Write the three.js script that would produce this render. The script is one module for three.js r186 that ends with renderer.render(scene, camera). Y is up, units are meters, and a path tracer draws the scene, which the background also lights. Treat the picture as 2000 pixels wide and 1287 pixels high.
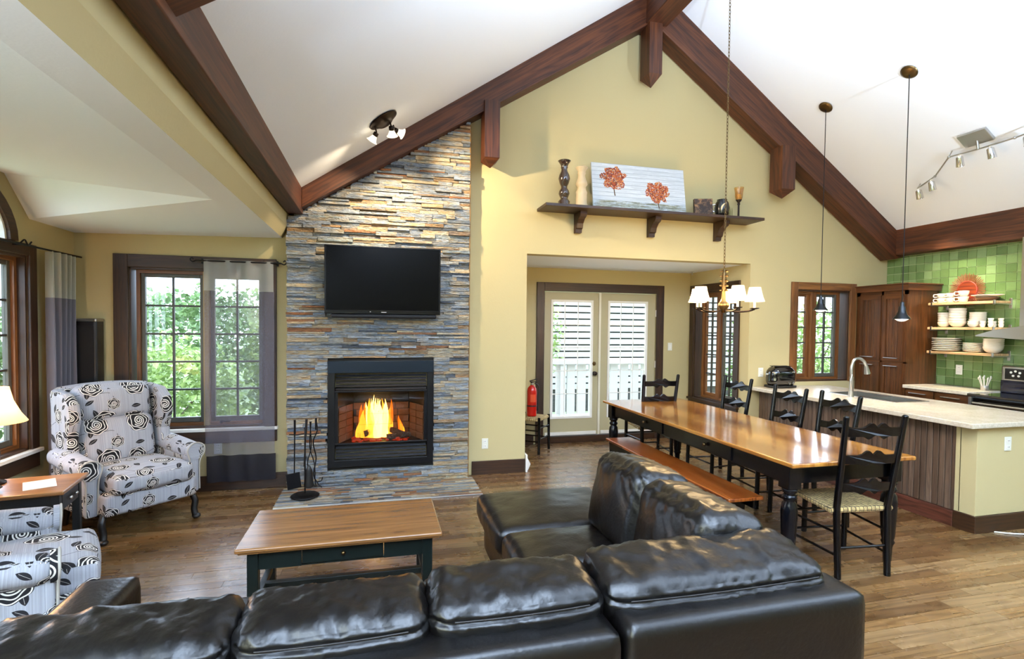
import * as THREE from 'three';
import { mergeGeometries, mergeVertices } from 'three/addons/utils/BufferGeometryUtils.js';
import { RoundedBoxGeometry } from 'three/addons/geometries/RoundedBoxGeometry.js';
import { RectAreaLightUniformsLib } from 'three/addons/lights/RectAreaLightUniformsLib.js';

// ---------------------------------------------------------------- camera, sky, exposure, large lights
const scene = new THREE.Scene();
const renderer = new THREE.WebGLRenderer();
renderer.toneMapping = THREE.LinearToneMapping;
renderer.toneMappingExposure = 1.2;
renderer.shadowMap.enabled = true;
RectAreaLightUniformsLib.init();
scene.background = new THREE.Color().setRGB(5.0, 6.1, 7.7);           // bright overcast sky

const FOCAL = 1022.5, YAW = 0.2502, PITCH = -0.028825, ROLL = 0.0102337;
const camera = new THREE.PerspectiveCamera(2 * Math.atan(643.5 / FOCAL) * 180 / Math.PI, 2000 / 1287, 0.05, 200);
{
  const f = new THREE.Vector3(Math.sin(YAW) * Math.cos(PITCH), Math.sin(PITCH), -Math.cos(YAW) * Math.cos(PITCH));
  const r = new THREE.Vector3(Math.cos(YAW), 0, Math.sin(YAW)), u = new THREE.Vector3().crossVectors(r, f);
  const r2 = r.clone().multiplyScalar(Math.cos(ROLL)).addScaledVector(u, Math.sin(ROLL));
  const u2 = u.clone().multiplyScalar(Math.cos(ROLL)).addScaledVector(r, -Math.sin(ROLL));
  camera.quaternion.setFromRotationMatrix(new THREE.Matrix4().makeBasis(r2, u2, f.clone().negate()));
  camera.position.set(0, 1.65, 0);
  camera.setViewOffset(2000, 1287, 0, -21.8, 2000, 1287);
}
scene.add(camera);

const LIGHTS = { chandelier: 1.0, pendant: 4, spotA: 6, spotB: 15, spotC: 14, track: 9, floor: [80, 320, 230] };   // candela of each lamp

// ---------------------------------------------------------------- helpers
let seed = 12345;
const rnd = () => { seed |= 0; seed = seed + 0x6D2B79F5 | 0; let t = Math.imul(seed ^ seed >>> 15, 1 | seed); t = t + Math.imul(t ^ t >>> 7, 61 | t) ^ t; return ((t ^ t >>> 14) >>> 0) / 4294967296; };
const rr = (a, b) => a + (b - a) * rnd();
const pick = (a) => a[Math.floor(rnd() * a.length)];
const PI = Math.PI, V = (x, y, z) => new THREE.Vector3(x, y, z), lerp = (a, b, t) => a + (b - a) * t, clamp = (x, a, b) => Math.min(b, Math.max(a, x));
const used = new Map();
const numbered = (n) => { const k = used.get(n) ?? 0; used.set(n, k + 1); return k ? n + '_' + String(k).padStart(3, '0') : n; };

// uv in metres, laid along the grain direction
function fin(g, grain, jitter = true) {
  if (g.index) g = g.toNonIndexed();
  if (!g.attributes.normal) g.computeVertexNormals();
  const p = g.attributes.position, n = p.count, uv = new Float32Array(n * 2);
  let d = grain;
  if (!d) {
    g.computeBoundingBox(); const s = g.boundingBox.getSize(V());
    d = s.x >= s.y && s.x >= s.z ? V(1, 0, 0) : s.y >= s.z ? V(0, 1, 0) : V(0, 0, 1);
  }
  const ou = jitter ? rnd() * 7 : 0, ov = jitter ? rnd() * 7 : 0, a = V(), b = V(), c = V(), fn = V(), u = V(), v = V();
  for (let i = 0; i < n; i += 3) {
    a.fromBufferAttribute(p, i); b.fromBufferAttribute(p, i + 1); c.fromBufferAttribute(p, i + 2);
    fn.crossVectors(b.clone().sub(a), c.clone().sub(a)).normalize();
    const ax = Math.abs(fn.x), ay = Math.abs(fn.y), az = Math.abs(fn.z);
    const q = ax >= ay && ax >= az ? V(1, 0, 0) : ay >= az ? V(0, 1, 0) : V(0, 0, 1);
    const nn = Math.abs(d.x) + Math.abs(d.y) + Math.abs(d.z) > 1.001 ? fn : q;
    u.copy(d); if (Math.abs(u.dot(nn)) > 0.9) u.set(nn.y, nn.z, nn.x);
    v.crossVectors(nn, u).normalize();
    [a, b, c].forEach((w, k) => { uv[(i + k) * 2] = w.dot(u) + ou; uv[(i + k) * 2 + 1] = w.dot(v) + ov; });
  }
  g.setAttribute('uv', new THREE.BufferAttribute(uv, 2));
  for (const k of Object.keys(g.attributes)) if (!['position', 'normal', 'uv', 'color'].includes(k)) g.deleteAttribute(k);
  g.morphAttributes = {};
  return g;
}
const place = (g, x = 0, y = 0, z = 0, rx = 0, ry = 0, rz = 0) => {
  if (rx || ry || rz) g.applyMatrix4(new THREE.Matrix4().makeRotationFromEuler(new THREE.Euler(rx, ry, rz, 'YXZ')));
  return g.translate(x, y, z);
};
// box centred at x,y,z ; rb is the same with rounded edges
const bx = (w, h, d, x = 0, y = 0, z = 0, rx = 0, ry = 0, rz = 0, grain) => place(fin(new THREE.BoxGeometry(w, h, d), grain), x, y, z, rx, ry, rz);
const rb = (w, h, d, r, x = 0, y = 0, z = 0, rx = 0, ry = 0, rz = 0, seg = 2, grain) => place(fin(new RoundedBoxGeometry(w, h, d, seg, Math.min(r, w / 2.01, h / 2.01, d / 2.01)), grain), x, y, z, rx, ry, rz);
// box from min to max corner
const b2 = (x0, x1, y0, y1, z0, z1, grain) => bx(x1 - x0, y1 - y0, z1 - z0, (x0 + x1) / 2, (y0 + y1) / 2, (z0 + z1) / 2, 0, 0, 0, grain);
const rb2 = (x0, x1, y0, y1, z0, z1, r = 0.006, grain) => rb(x1 - x0, y1 - y0, z1 - z0, r, (x0 + x1) / 2, (y0 + y1) / 2, (z0 + z1) / 2, 0, 0, 0, 2, grain);
const cy = (r0, r1, h, x = 0, y = 0, z = 0, rx = 0, ry = 0, rz = 0, seg = 16) => place(fin(new THREE.CylinderGeometry(r1, r0, h, seg)), x, y, z, rx, ry, rz);
const sph = (r, x = 0, y = 0, z = 0, sx = 1, sy = 1, sz = 1, seg = 14) => place(fin(new THREE.SphereGeometry(r, seg, Math.max(6, seg * 0.7 | 0)).scale(sx, sy, sz)), x, y, z);
const lathe = (pts, x = 0, y = 0, z = 0, seg = 24, rx = 0, ry = 0, rz = 0) => place(fin(new THREE.LatheGeometry(pts.map((p) => new THREE.Vector2(Math.max(p[0], 0.0001), p[1])), seg)), x, y, z, rx, ry, rz);
// rod between two points
function rod(a, b, r0, r1 = r0, seg = 8) {
  const A = V(...a), B = V(...b), d = B.clone().sub(A), g = fin(new THREE.CylinderGeometry(r1, r0, d.length(), seg));
  g.applyQuaternion(new THREE.Quaternion().setFromUnitVectors(V(0, 1, 0), d.clone().normalize()));
  return g.translate((A.x + B.x) / 2, (A.y + B.y) / 2, (A.z + B.z) / 2);
}
const tube = (pts, r, seg = 24, rad = 7, closed = false) => fin(new THREE.TubeGeometry(new THREE.CatmullRomCurve3(pts.map((p) => V(...p)), closed), seg, r, rad, closed));
// outline in the x,y plane pushed from z0 to z1
function ext(pts, z0, z1, holes = [], grain, bevel = 0, curve = 6) {
  const s = pts.curves ? pts : new THREE.Shape(pts.map((p) => new THREE.Vector2(...p)));
  for (const h of holes) s.holes.push(h.curves ? h : new THREE.Path(h.map((p) => new THREE.Vector2(...p))));
  const g = new THREE.ExtrudeGeometry(s, { depth: z1 - z0 - 2 * bevel, bevelEnabled: bevel > 0, bevelSize: bevel, bevelThickness: bevel, bevelOffset: -bevel, bevelSegments: 2, curveSegments: curve });
  return fin(g.translate(0, 0, z0 + bevel), grain);
}
const rect = (x0, x1, y0, y1) => [[x0, y0], [x1, y0], [x1, y1], [x0, y1]];
// the x,y outline turned so that its x runs along -z at a given x (for side walls)
const sideways = (g, x) => place(g, x, 0, 0, 0, PI / 2, 0);   // local (u, y, w) -> world (x + w, y, -u)

function add(o, parent) { o.castShadow = o.receiveShadow = true; (parent ?? scene).add(o); return o; }
function part(name, geos, m, parent) {
  const list = Array.isArray(geos) ? geos : [geos];
  const o = new THREE.Mesh(list.length > 1 ? mergeGeometries(list) : list[0], m);
  o.name = parent ? name : numbered(name);
  return add(o, parent);
}
function tag(o, label, category, group, kind) { Object.assign(o.userData, { label, category }); if (group) o.userData.group = group; if (kind) o.userData.kind = kind; return o; }
function thing(name, label, category, pos = [0, 0, 0], turn = 0, group) {
  const o = new THREE.Group(); o.name = numbered(name); scene.add(o);
  o.position.set(...pos); o.rotation.y = turn; return tag(o, label, category, group);
}
function struct(name, geos, m, label, category = 'structure') {
  const o = geos ? part(name, geos, m) : new THREE.Group();
  if (!geos) { o.name = numbered(name); scene.add(o); }
  return tag(o, label, category, undefined, 'structure');
}
function stuff(o) { o.userData.kind = 'stuff'; return o; }
function dup(root, pos, turn, label) {
  const r = root.clone(); r.name = numbered(root.name.replace(/_\d{3}$/, '')); scene.add(r); r.position.set(...pos); r.rotation.y = turn; r.userData = { ...root.userData, label }; return r;
}
function point(parent, pos, color, intensity, radius = 2) { const l = new THREE.PointLight(color, intensity); l.position.set(...pos); l.castShadow = true; l.shadow.radius = radius; l.name = 'lamp_light'; parent.add(l); return l; }
function spot(parent, pos, target, color, intensity, angle, penumbra = 0.7, radius = 2) {
  const l = new THREE.SpotLight(color, intensity, 0, angle, penumbra); l.position.set(...pos); l.castShadow = true; l.shadow.radius = radius; l.name = 'spot_light';
  parent.add(l); parent.add(l.target); l.target.position.set(...target); return l;
}

// ---------------------------------------------------------------- noise and textures
const LAT = new Float32Array(65536); for (let i = 0; i < 65536; i++) LAT[i] = rnd();
const lat = (x, y, s) => LAT[((x & 255) + (y & 255) * 256 + s * 7919) & 65535];
function vn(x, y, px, py, s) {      // value noise that repeats after px, py
  const x0 = Math.floor(x), y0 = Math.floor(y), fx = x - x0, fy = y - y0, sx = fx * fx * (3 - 2 * fx), sy = fy * fy * (3 - 2 * fy);
  const w = (i, p) => ((i % p) + p) % p;
  const a = lat(w(x0, px), w(y0, py), s), b = lat(w(x0 + 1, px), w(y0, py), s), c = lat(w(x0, px), w(y0 + 1, py), s), d = lat(w(x0 + 1, px), w(y0 + 1, py), s);
  return lerp(lerp(a, b, sx), lerp(c, d, sx), sy);
}
function fbm(u, v, fx, fy, s, oct = 4) { let t = 0, a = 0.5, n = 0; for (let o = 0; o < oct; o++) { t += a * vn(u * fx, v * fy, fx, fy, s + o); n += a; a *= 0.5; fx *= 2; fy *= 2; } return t / n; }
const hex = (h) => [(h >> 16) & 255, (h >> 8) & 255, h & 255];
const mix3 = (a, b, t) => [lerp(a[0], b[0], t), lerp(a[1], b[1], t), lerp(a[2], b[2], t)];
function dataTex(W, H, fn, srgb = true, sx = 1, sy = 1) {
  const d = new Uint8Array(W * H * 4);
  for (let y = 0; y < H; y++) for (let x = 0; x < W; x++) { const c = fn(x / W, y / H), i = (y * W + x) * 4; d[i] = clamp(c[0], 0, 255); d[i + 1] = clamp(c[1], 0, 255); d[i + 2] = clamp(c[2], 0, 255); d[i + 3] = 255; }
  const t = new THREE.DataTexture(d, W, H); t.wrapS = t.wrapT = THREE.RepeatWrapping; t.magFilter = THREE.LinearFilter; if (srgb) t.colorSpace = THREE.SRGBColorSpace;
  t.repeat.set(1 / sx, 1 / sy); t.needsUpdate = true; return t;
}
const grey = (v) => [v * 255, v * 255, v * 255];
// wood: u runs along the grain. rings = growth lines per tile, warp = how far they wander
function woodFn(dark, light, s, rings = 9, warp = 1.4, pore = 0.35, patch = 0.3, ring = 0.5) {
  const A = hex(dark), B = hex(light);
  return (u, v) => {
    const w = fbm(u, v, 2, 3, s, 4), r = 0.5 + 0.5 * Math.sin((v * rings + w * warp * 3) * 2 * PI), line = Math.pow(r, 2.2);
    const p = fbm(u, v, 6, 96, s + 9, 3), big = fbm(u, v, 2, 6, s + 17, 3), mid = fbm(u, v, 3, 30, s + 25, 2);
    return mix3(A, B, clamp(0.5 - ring / 2 + ring * (1 - line) + (p - 0.5) * 1.6 * pore + (mid - 0.5) * 1.4 * pore + (big - 0.5) * 2 * patch, 0, 1));
  };
}
const wood = (dark, light, s, o = {}) => dataTex(o.W ?? 512, o.H ?? 512, woodFn(dark, light, s, o.rings, o.warp, o.pore, o.patch, o.ring), true, o.sx ?? 1.2, o.sy ?? 0.3);
const M = {};
const std = (o) => new THREE.MeshStandardMaterial(o), phy = (o) => new THREE.MeshPhysicalMaterial(o);
const col = (h) => new THREE.Color(h);
const bumpFine = dataTex(256, 256, (u, v) => grey(0.5 * fbm(u, v, 16, 16, 31, 4) + 0.5 * fbm(u, v, 64, 64, 37, 2)), false, 0.5, 0.5);
const rough = (lo, hi, s, f = 8) => dataTex(256, 256, (u, v) => grey(lerp(lo, hi, fbm(u, v, f, f, s, 4))), false, 1, 1);

M.wall = std({ color: col('#b7a97c'), roughness: 0.85, bumpMap: bumpFine, bumpScale: 0.0006 });
M.ceiling = std({ color: col('#e6eaee'), roughness: 0.95, bumpMap: bumpFine, bumpScale: 0.0006 });
M.plain = std({ color: col('#b8b6ae'), roughness: 0.95 });
M.white = std({ color: col('#e6e4dc'), roughness: 0.45 });
M.trim = std({ map: wood(0x1d0f05, 0x452a14, 3, { rings: 5, sy: 0.25, ring: 0.3 }), roughness: 0.45 });
M.beam = std({ map: wood(0x281005, 0x633517, 5, { rings: 4, warp: 1.8, sy: 0.35, sx: 1.8, ring: 0.3 }), roughness: 0.5 });
M.honey = std({ map: wood(0x4a2a12, 0x8a5a2c, 8, { rings: 5, ring: 0.25 }), roughness: 0.4 });
M.muntin = std({ color: col('#3a3a36'), roughness: 0.5 });
M.glass = phy({ color: 0xffffff, transmission: 1, thickness: 0, roughness: 0, ior: 1.45 });
M.black = std({ color: col('#0b0b0c'), roughness: 0.4 });
M.iron = std({ color: col('#141417'), roughness: 0.45, metalness: 0.6 });
M.steel = std({ color: col('#b9b9b6'), roughness: 0.28, metalness: 1 });
M.chrome = std({ color: col('#d8d8d8'), roughness: 0.12, metalness: 1 });
M.brass = std({ color: col('#6a5638'), roughness: 0.35, metalness: 1 });
M.bronze = std({ color: col('#2c211a'), roughness: 0.35, metalness: 0.8 });
M.plate = std({ color: col('#dcdccf'), roughness: 0.4 });

// ================================================================ THE ROOM
// ---- floor: oak strips laid along x
{
  const tones = ['#ffffff', '#e2d8cb', '#cfc0ac', '#f2e5d0', '#bfae98'].map((c, i) => col(c));
  const tx = [11, 23].map((s) => wood(0x573f24, 0x987850, s, { W: 1024, H: 256, rings: 3, warp: 0.9, pore: 0.18, patch: 0.12, ring: 0.34, sx: 1.8, sy: 0.17 }));
  const rgh = rough(0.2, 0.38, 41, 10);
  const mats = tones.map((c, i) => phy({ color: c, map: tx[i % 2], roughness: 1, roughnessMap: rgh, bumpMap: tx[i % 2], bumpScale: 0.0002, clearcoat: 0.35, clearcoatRoughness: 0.18 }));
  const base = struct('floor', [b2(-2.7, 6.72, -0.15, -0.012, -5.66, 6.0), b2(1.61, 4.53, -0.15, -0.012, -6.97, -5.66)], std({ color: col('#2a1d10'), roughness: 0.9 }), 'oak strip floor of the open living, dining and kitchen space', 'floor');
  const W = 0.083, planks = [];
  for (let z = -6.97 + 0.003, k = 0; z < 5.9; z += W, k++) {
    const inAlcove = z + W < -5.66, x0 = inAlcove ? 1.615 : -2.695, x1 = inAlcove ? 4.525 : 6.715;
    let x = x0, first = rr(0.2, 1.1);
    while (x < x1) { let e = Math.min(x1, x + (first || rr(0.55, 1.5))); first = 0; if (x1 - e < 0.15) e = x1; planks.push([x, e, z]); x = e; }
  }
  const vis = (p) => { const d = Math.max(1, -p[2]); const ang = ((p[0] + p[1]) / 2) / d; return p[2] < -1.6 && ang < 1.7 && ang > -0.9 ? (p[1] - p[0]) / (d * d) : 0; };
  planks.sort((a, b) => vis(b) - vis(a));
  const rest = [[], [], [], [], []];
  planks.forEach(([a, e, z], i) => {
    const k = Math.floor(rnd() * 5), L = e - a - 0.002, g = bx(L, 0.012, W - 0.0022, (a + e) / 2, -0.006 + rr(-0.0004, 0.0004), z + W / 2);
    if (i < 300) part('plank', g, mats[k], base); else rest[k].push(g);
  });
  rest.forEach((r, k) => stuff(part('planks', r, mats[k], base)));
}
// ---- gable wall with its openings
const ZW = -5.66, RIDGE = [3.04, 5.485];
const ceilL = (x) => 2.958 + 0.672 * (x + 0.72), ceilR = (x) => 2.886 + 0.722 * (6.64 - x);
struct('wall_back', ext([[-2.7, 0], [1.61, 0], [1.61, 2.457], [4.53, 2.457], [4.53, 0], [6.72, 0], [6.72, 2.9], [3.04, 5.6], [-0.72, 3.05], [-2.7, 3.05]], ZW - 0.15, ZW,
  [rect(-2.27, -1.1, 0.62, 2.165), rect(5.24, 6.08, 0.96, 2.155), rect(-0.43, 0.505, 0.385, 0.99)]), M.wall, 'beige painted gable wall rising to the ridge', 'wall');
// alcove (door bay)
struct('wall_alcove_left', b2(1.46, 1.61, 0, 2.46, -7.12, ZW - 0.15), M.wall, 'left side wall of the door alcove', 'wall');
struct('wall_alcove_right', sideways(ext(rect(5.81, 7.12, 0, 2.46), 0, 0.15, [rect(5.93, 6.83, 0.62, 2.165)]), 4.53), M.wall, 'right side wall of the door alcove with a window', 'wall');
struct('wall_alcove_back', ext(rect(1.46, 4.68, 0, 2.46), -7.12, -6.97, [rect(2.237, 3.971, 0.02, 2.138)]), M.wall, 'end wall of the door alcove around the double doors', 'wall');
struct('ceiling_alcove', b2(1.46, 4.68, 2.457, 2.6, -7.12, ZW - 0.15), M.ceiling, 'flat white ceiling of the door alcove', 'ceiling');
// left wall with an arched window, right wall, wall behind the camera
const archPath = (zc, a, b, y0, grow = 0, n = 20) => { const p = []; for (let i = 0; i <= n; i++) { const t = PI * i / n; p.push([-zc + (a + grow) * Math.cos(t), y0 + (b + grow) * Math.sin(t)]); } return p; };
struct('wall_left', sideways(ext(rect(-6.0, 5.81, 0, 3.05), -0.15, 0, [rect(3.3, 4.98, 0.62, 2.165), archPath(-4.14, 0.62, 0.4, 2.26), rect(0.9, 2.5, 0.62, 2.165)]), -2.7), M.wall, 'beige painted left wall with the arched window', 'wall');
struct('wall_right', b2(6.72, 6.87, 0, 3.2, ZW - 0.15, 6.0), M.wall, 'right kitchen wall behind the green tiles', 'wall');
struct('unseen_wall_front', ext([[-2.7, 0], [6.72, 0], [6.72, 2.9], [3.04, 5.6], [-0.72, 3.05], [-2.7, 3.05]], 6.0, 6.15), M.wall, 'unseen wall behind the camera, set far back to keep the sofa back dark', 'wall');  // out of view, set far back so the sofa back reflects little light
// ceilings
struct('ceiling_left', ext([[-0.9, ceilL(-0.9)], [3.04, 5.485], [3.04, 5.7], [-0.9, 3.1]], ZW - 0.15, 6.15), M.ceiling, 'white sloping ceiling left of the ridge', 'ceiling');
struct('ceiling_right', ext([[3.04, 5.485], [6.87, ceilR(6.87)], [6.87, 3.0], [3.04, 5.7]], ZW - 0.15, 6.15), M.ceiling, 'white sloping ceiling right of the ridge', 'ceiling');
{
  const A = [-0.93, 2.5, ZW], B = [-2.7, 2.46, ZW], W1 = [-2.7, 2.46, -5.025], W2 = [-2.7, 2.745, -4.743], T = [-1.1, 2.49, -4.0], N1 = [-2.7, 2.745, 6], N2 = [-1.1, 2.49, 6], N3 = [-0.93, 2.5, 6];
  const tris = [[A, W1, B], [A, T, W1], [W1, T, W2], [W2, T, N2], [W2, N2, N1], [T, A, N3], [T, N3, N2]], pos = [];
  for (const t of tris) for (const p of t) pos.push(...p);
  for (const t of tris) for (const p of [...t].reverse()) pos.push(p[0], p[1] + 0.06, p[2]);
  const g = new THREE.BufferGeometry(); g.setAttribute('position', new THREE.Float32BufferAttribute(pos, 3)); g.computeVertexNormals();
  struct('ceiling_nook', fin(g), M.ceiling, 'low white ceiling of the window nook, raised toward the arch', 'ceiling');
  struct('unseen_roof_nook', b2(-2.85, -0.72, 3.05, 3.2, ZW - 0.15, 6.15), M.plain, 'unseen roof slab over the window nook, blocking the sky', 'roof');  // unseen slab that keeps sky light out above the nook ceiling
  // bulkhead below the left beam
  struct('trim_bulkhead', ext([[-0.87, 2.73], [-0.87, 2.605], [-0.93, 2.5], [-1.0, 2.5], [-1.0, 3.06], [-0.87, 3.06]], ZW, 6.0), M.wall, 'beige bulkhead strip beside the left beam', 'wall trim');
}
// baseboards
struct('baseboard_pier', rb2(1.0, 1.61, 0, 0.15, ZW, ZW + 0.02, 0.004), M.trim, 'dark baseboard on the pier right of the fireplace', 'baseboard');
struct('baseboard_nook', rb2(-2.68, -0.87, 0, 0.15, ZW, ZW + 0.02, 0.004), M.trim, 'dark baseboard under the nook window', 'baseboard');
struct('baseboard_left', rb2(-2.7, -2.68, 0, 0.15, ZW, 6.0, 0.004), M.trim, 'dark baseboard along the left wall', 'baseboard');
struct('baseboard_alcove', [rb2(1.61, 2.1, 0, 0.13, -6.97, -6.95, 0.004), rb2(4.1, 4.53, 0, 0.13, -6.97, -6.95, 0.004), rb2(4.51, 4.53, 0, 0.13, -6.94, ZW, 0.004)], M.trim, 'dark baseboard around the door alcove', 'baseboard');
tag(part('wall_end_cap', [rb2(1.612, 1.632, 0.0, 0.2, -5.8, -5.62, 0.006), ext([[1.612, 0], [1.66, 0], [1.69, 0.07], [1.66, 0.13], [1.612, 0.18]], -5.78, -5.7)], M.white), 'small white moulded cap on the floor at the pier corner', 'corner cap');

// ---- timber frame
const tb = (name, geos, label) => tag(part(name, geos, M.beam), label, 'beam', undefined, 'structure');
tb('trim_left_beam', rb2(-0.86, -0.72, 2.72, 2.97, -5.53, 6.0, 0.008, V(0, 0, 1)), 'long dark beam carrying the left ceiling edge');
tb('trim_right_beam', rb2(6.55, 6.72, 2.62, 2.95, ZW, 6.0, 0.008, V(0, 0, 1)), 'dark beam along the top of the green tiled wall');
tb('trim_ridge_beam', rb2(2.9, 3.16, 5.05, 5.42, ZW, 6.0, 0.008, V(0, 0, 1)), 'dark ridge beam under the ceiling peak');
const dl = V(1, 0.65, 0).normalize(), dr = V(1, -0.71, 0).normalize();
const rafL = [[-0.72, 2.766], [3.0, 5.09], [3.0, ceilL(3.0)], [-0.72, 2.962]], rafR = [[3.06, 5.03], [6.55, 2.57], [6.72, 2.62], [6.72, ceilR(6.72)], [3.06, ceilR(3.06)]];
tb('trim_rafter', ext(rafL, -5.64, -5.42, [], dl, 0.006), 'dark rafter over the stone fireplace up to the ridge');
tb('trim_rafter', ext(rafR, -5.64, -5.42, [], dr, 0.006), 'dark rafter on the gable wall right of the ridge');
tb('trim_rafter', ext(rafL, -2.2, -1.98, [], dl, 0.006), 'dark rafter meeting the left beam near the camera');
tb('trim_rafter', ext(rafR, -2.2, -1.98, [], dr, 0.006), 'dark right rafter of the truss near the camera');
function post(x, w, yt, yb, tip, label) {
  const z0 = -5.58, z1 = -5.37, zc = (z0 + z1) / 2, h = w / 2, g = new THREE.BufferGeometry(), T = [x, tip, zc];
  const c = [[x - h, z1], [x + h, z1], [x + h, z0], [x - h, z0]], pos = [];
  c.forEach((a, i) => { const b = c[(i + 1) % 4]; pos.push(a[0], yb, a[1], b[0], yb, b[1], b[0], yt, b[1], a[0], yb, a[1], b[0], yt, b[1], a[0], yt, a[1], a[0], yb, a[1], ...T, b[0], yb, b[1]); });
  g.setAttribute('position', new THREE.Float32BufferAttribute(pos, 3)); g.computeVertexNormals();
  tb('trim_pendant_post', fin(g, V(0, 1, 0)), label);
}
post(1.14, 0.16, 3.98, 3.395, 3.31, 'pointed hanging post beside the top of the stone fireplace');
post(3.0, 0.16, 5.06, 4.49, 4.37, 'pointed hanging post under the ridge beam');
post(4.81, 0.19, 3.86, 3.34, 3.245, 'pointed hanging post on the right rafter');

// ---- windows. Built facing +z in a local frame (x right, y up, wall face at z = 0), then set into the wall
function pane(parent, x0, x1, y0, y1, z) { part('pane', bx(x1 - x0, y1 - y0, 0.004, (x0 + x1) / 2, (y0 + y1) / 2, z), M.glass, parent); }
function sash(parent, x0, x1, y0, y1, z, cols, rows, m, fw = 0.035) {
  const s = part('sash', [rb2(x0, x0 + fw, y0, y1, z - 0.02, z + 0.02, 0.004), rb2(x1 - fw, x1, y0, y1, z - 0.02, z + 0.02, 0.004), rb2(x0 + fw, x1 - fw, y1 - fw, y1, z - 0.02, z + 0.02, 0.004), rb2(x0 + fw, x1 - fw, y0, y0 + fw * 1.4, z - 0.02, z + 0.02, 0.004)], m, parent);
  const gx0 = x0 + fw, gx1 = x1 - fw, gy0 = y0 + fw * 1.4, gy1 = y1 - fw;
  for (let i = 1; i < cols; i++) { const x = lerp(gx0, gx1, i / cols); part('muntin', b2(x - 0.009, x + 0.009, gy0, gy1, z - 0.012, z + 0.012), M.muntin, s); }
  for (let j = 1; j < rows; j++) { const y = lerp(gy0, gy1, j / rows); part('muntin', b2(gx0, gx1, y - 0.009, y + 0.009, z - 0.011, z + 0.011), M.muntin, s); }
  for (let i = 0; i < cols; i++) for (let j = 0; j < rows; j++) pane(s, lerp(gx0, gx1, i / cols), lerp(gx0, gx1, (i + 1) / cols), lerp(gy0, gy1, j / rows), lerp(gy0, gy1, (j + 1) / rows), z);
  return s;
}
// hole x0..x1, y0..y1; casing boards of width cw around it; the sashes stand back in the wall
function windowUnit(name, label, x0, x1, y0, y1, cw, sashes, opts = {}) {
  const o = struct(name, null, null, label, 'window'), cm = opts.casing ?? M.trim, zs = opts.zs ?? -0.1, apron = opts.apron ?? 0.1;
  part('casing', rb2(x0 - cw, x0, y0, y1 + cw, 0, 0.025, 0.004), cm, o); part('casing', rb2(x1, x1 + cw, y0, y1 + cw, 0, 0.025, 0.004), cm, o);
  part('casing', rb2(x0, x1, y1, y1 + cw, 0, 0.025, 0.004), cm, o);
  if (apron) { part('sill', rb2(x0 - cw - 0.01, x1 + cw + 0.01, y0 - 0.03, y0, -0.02, 0.05, 0.005), opts.sill ?? M.trim, o); part('apron', rb2(x0 - cw, x1 + cw, y0 - 0.03 - apron, y0 - 0.03, 0, 0.025, 0.004), cm, o); }
  part('jamb', [b2(x0, x0 + 0.02, y0, y1, -0.15, 0), b2(x1 - 0.02, x1, y0, y1, -0.15, 0), b2(x0, x1, y1 - 0.02, y1, -0.15, 0), b2(x0, x1, y0, y0 + 0.02, -0.15, 0)], opts.jamb ?? M.trim, o);
  for (const [a, b, c, r, m] of sashes) {
    part('sash_frame', [b2(a - 0.03, a, y0 + 0.02, y1 - 0.02, zs - 0.03, zs + 0.045), b2(b, b + 0.03, y0 + 0.02, y1 - 0.02, zs - 0.03, zs + 0.045), b2(a, b, y1 - 0.05, y1 - 0.02, zs - 0.03, zs + 0.045), b2(a, b, y0 + 0.02, y0 + 0.05, zs - 0.03, zs + 0.045)], opts.frame ?? M.honey, o);
    sash(o, a, b, y0 + 0.05, y1 - 0.05, zs, c, r, m ?? M.honey);
    if (opts.crank) part('crank_handle', [rb(0.09, 0.014, 0.02, 0.004, (a + b) / 2 - 0.1, y0 + 0.055, zs + 0.06), cy(0.012, 0.012, 0.03, (a + b) / 2 - 0.14, y0 + 0.05, zs + 0.05)], M.bronze, o);
  }
  return o;
}
M.sashGrey = std({ color: col('#4c4c44'), roughness: 0.5 });
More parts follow.
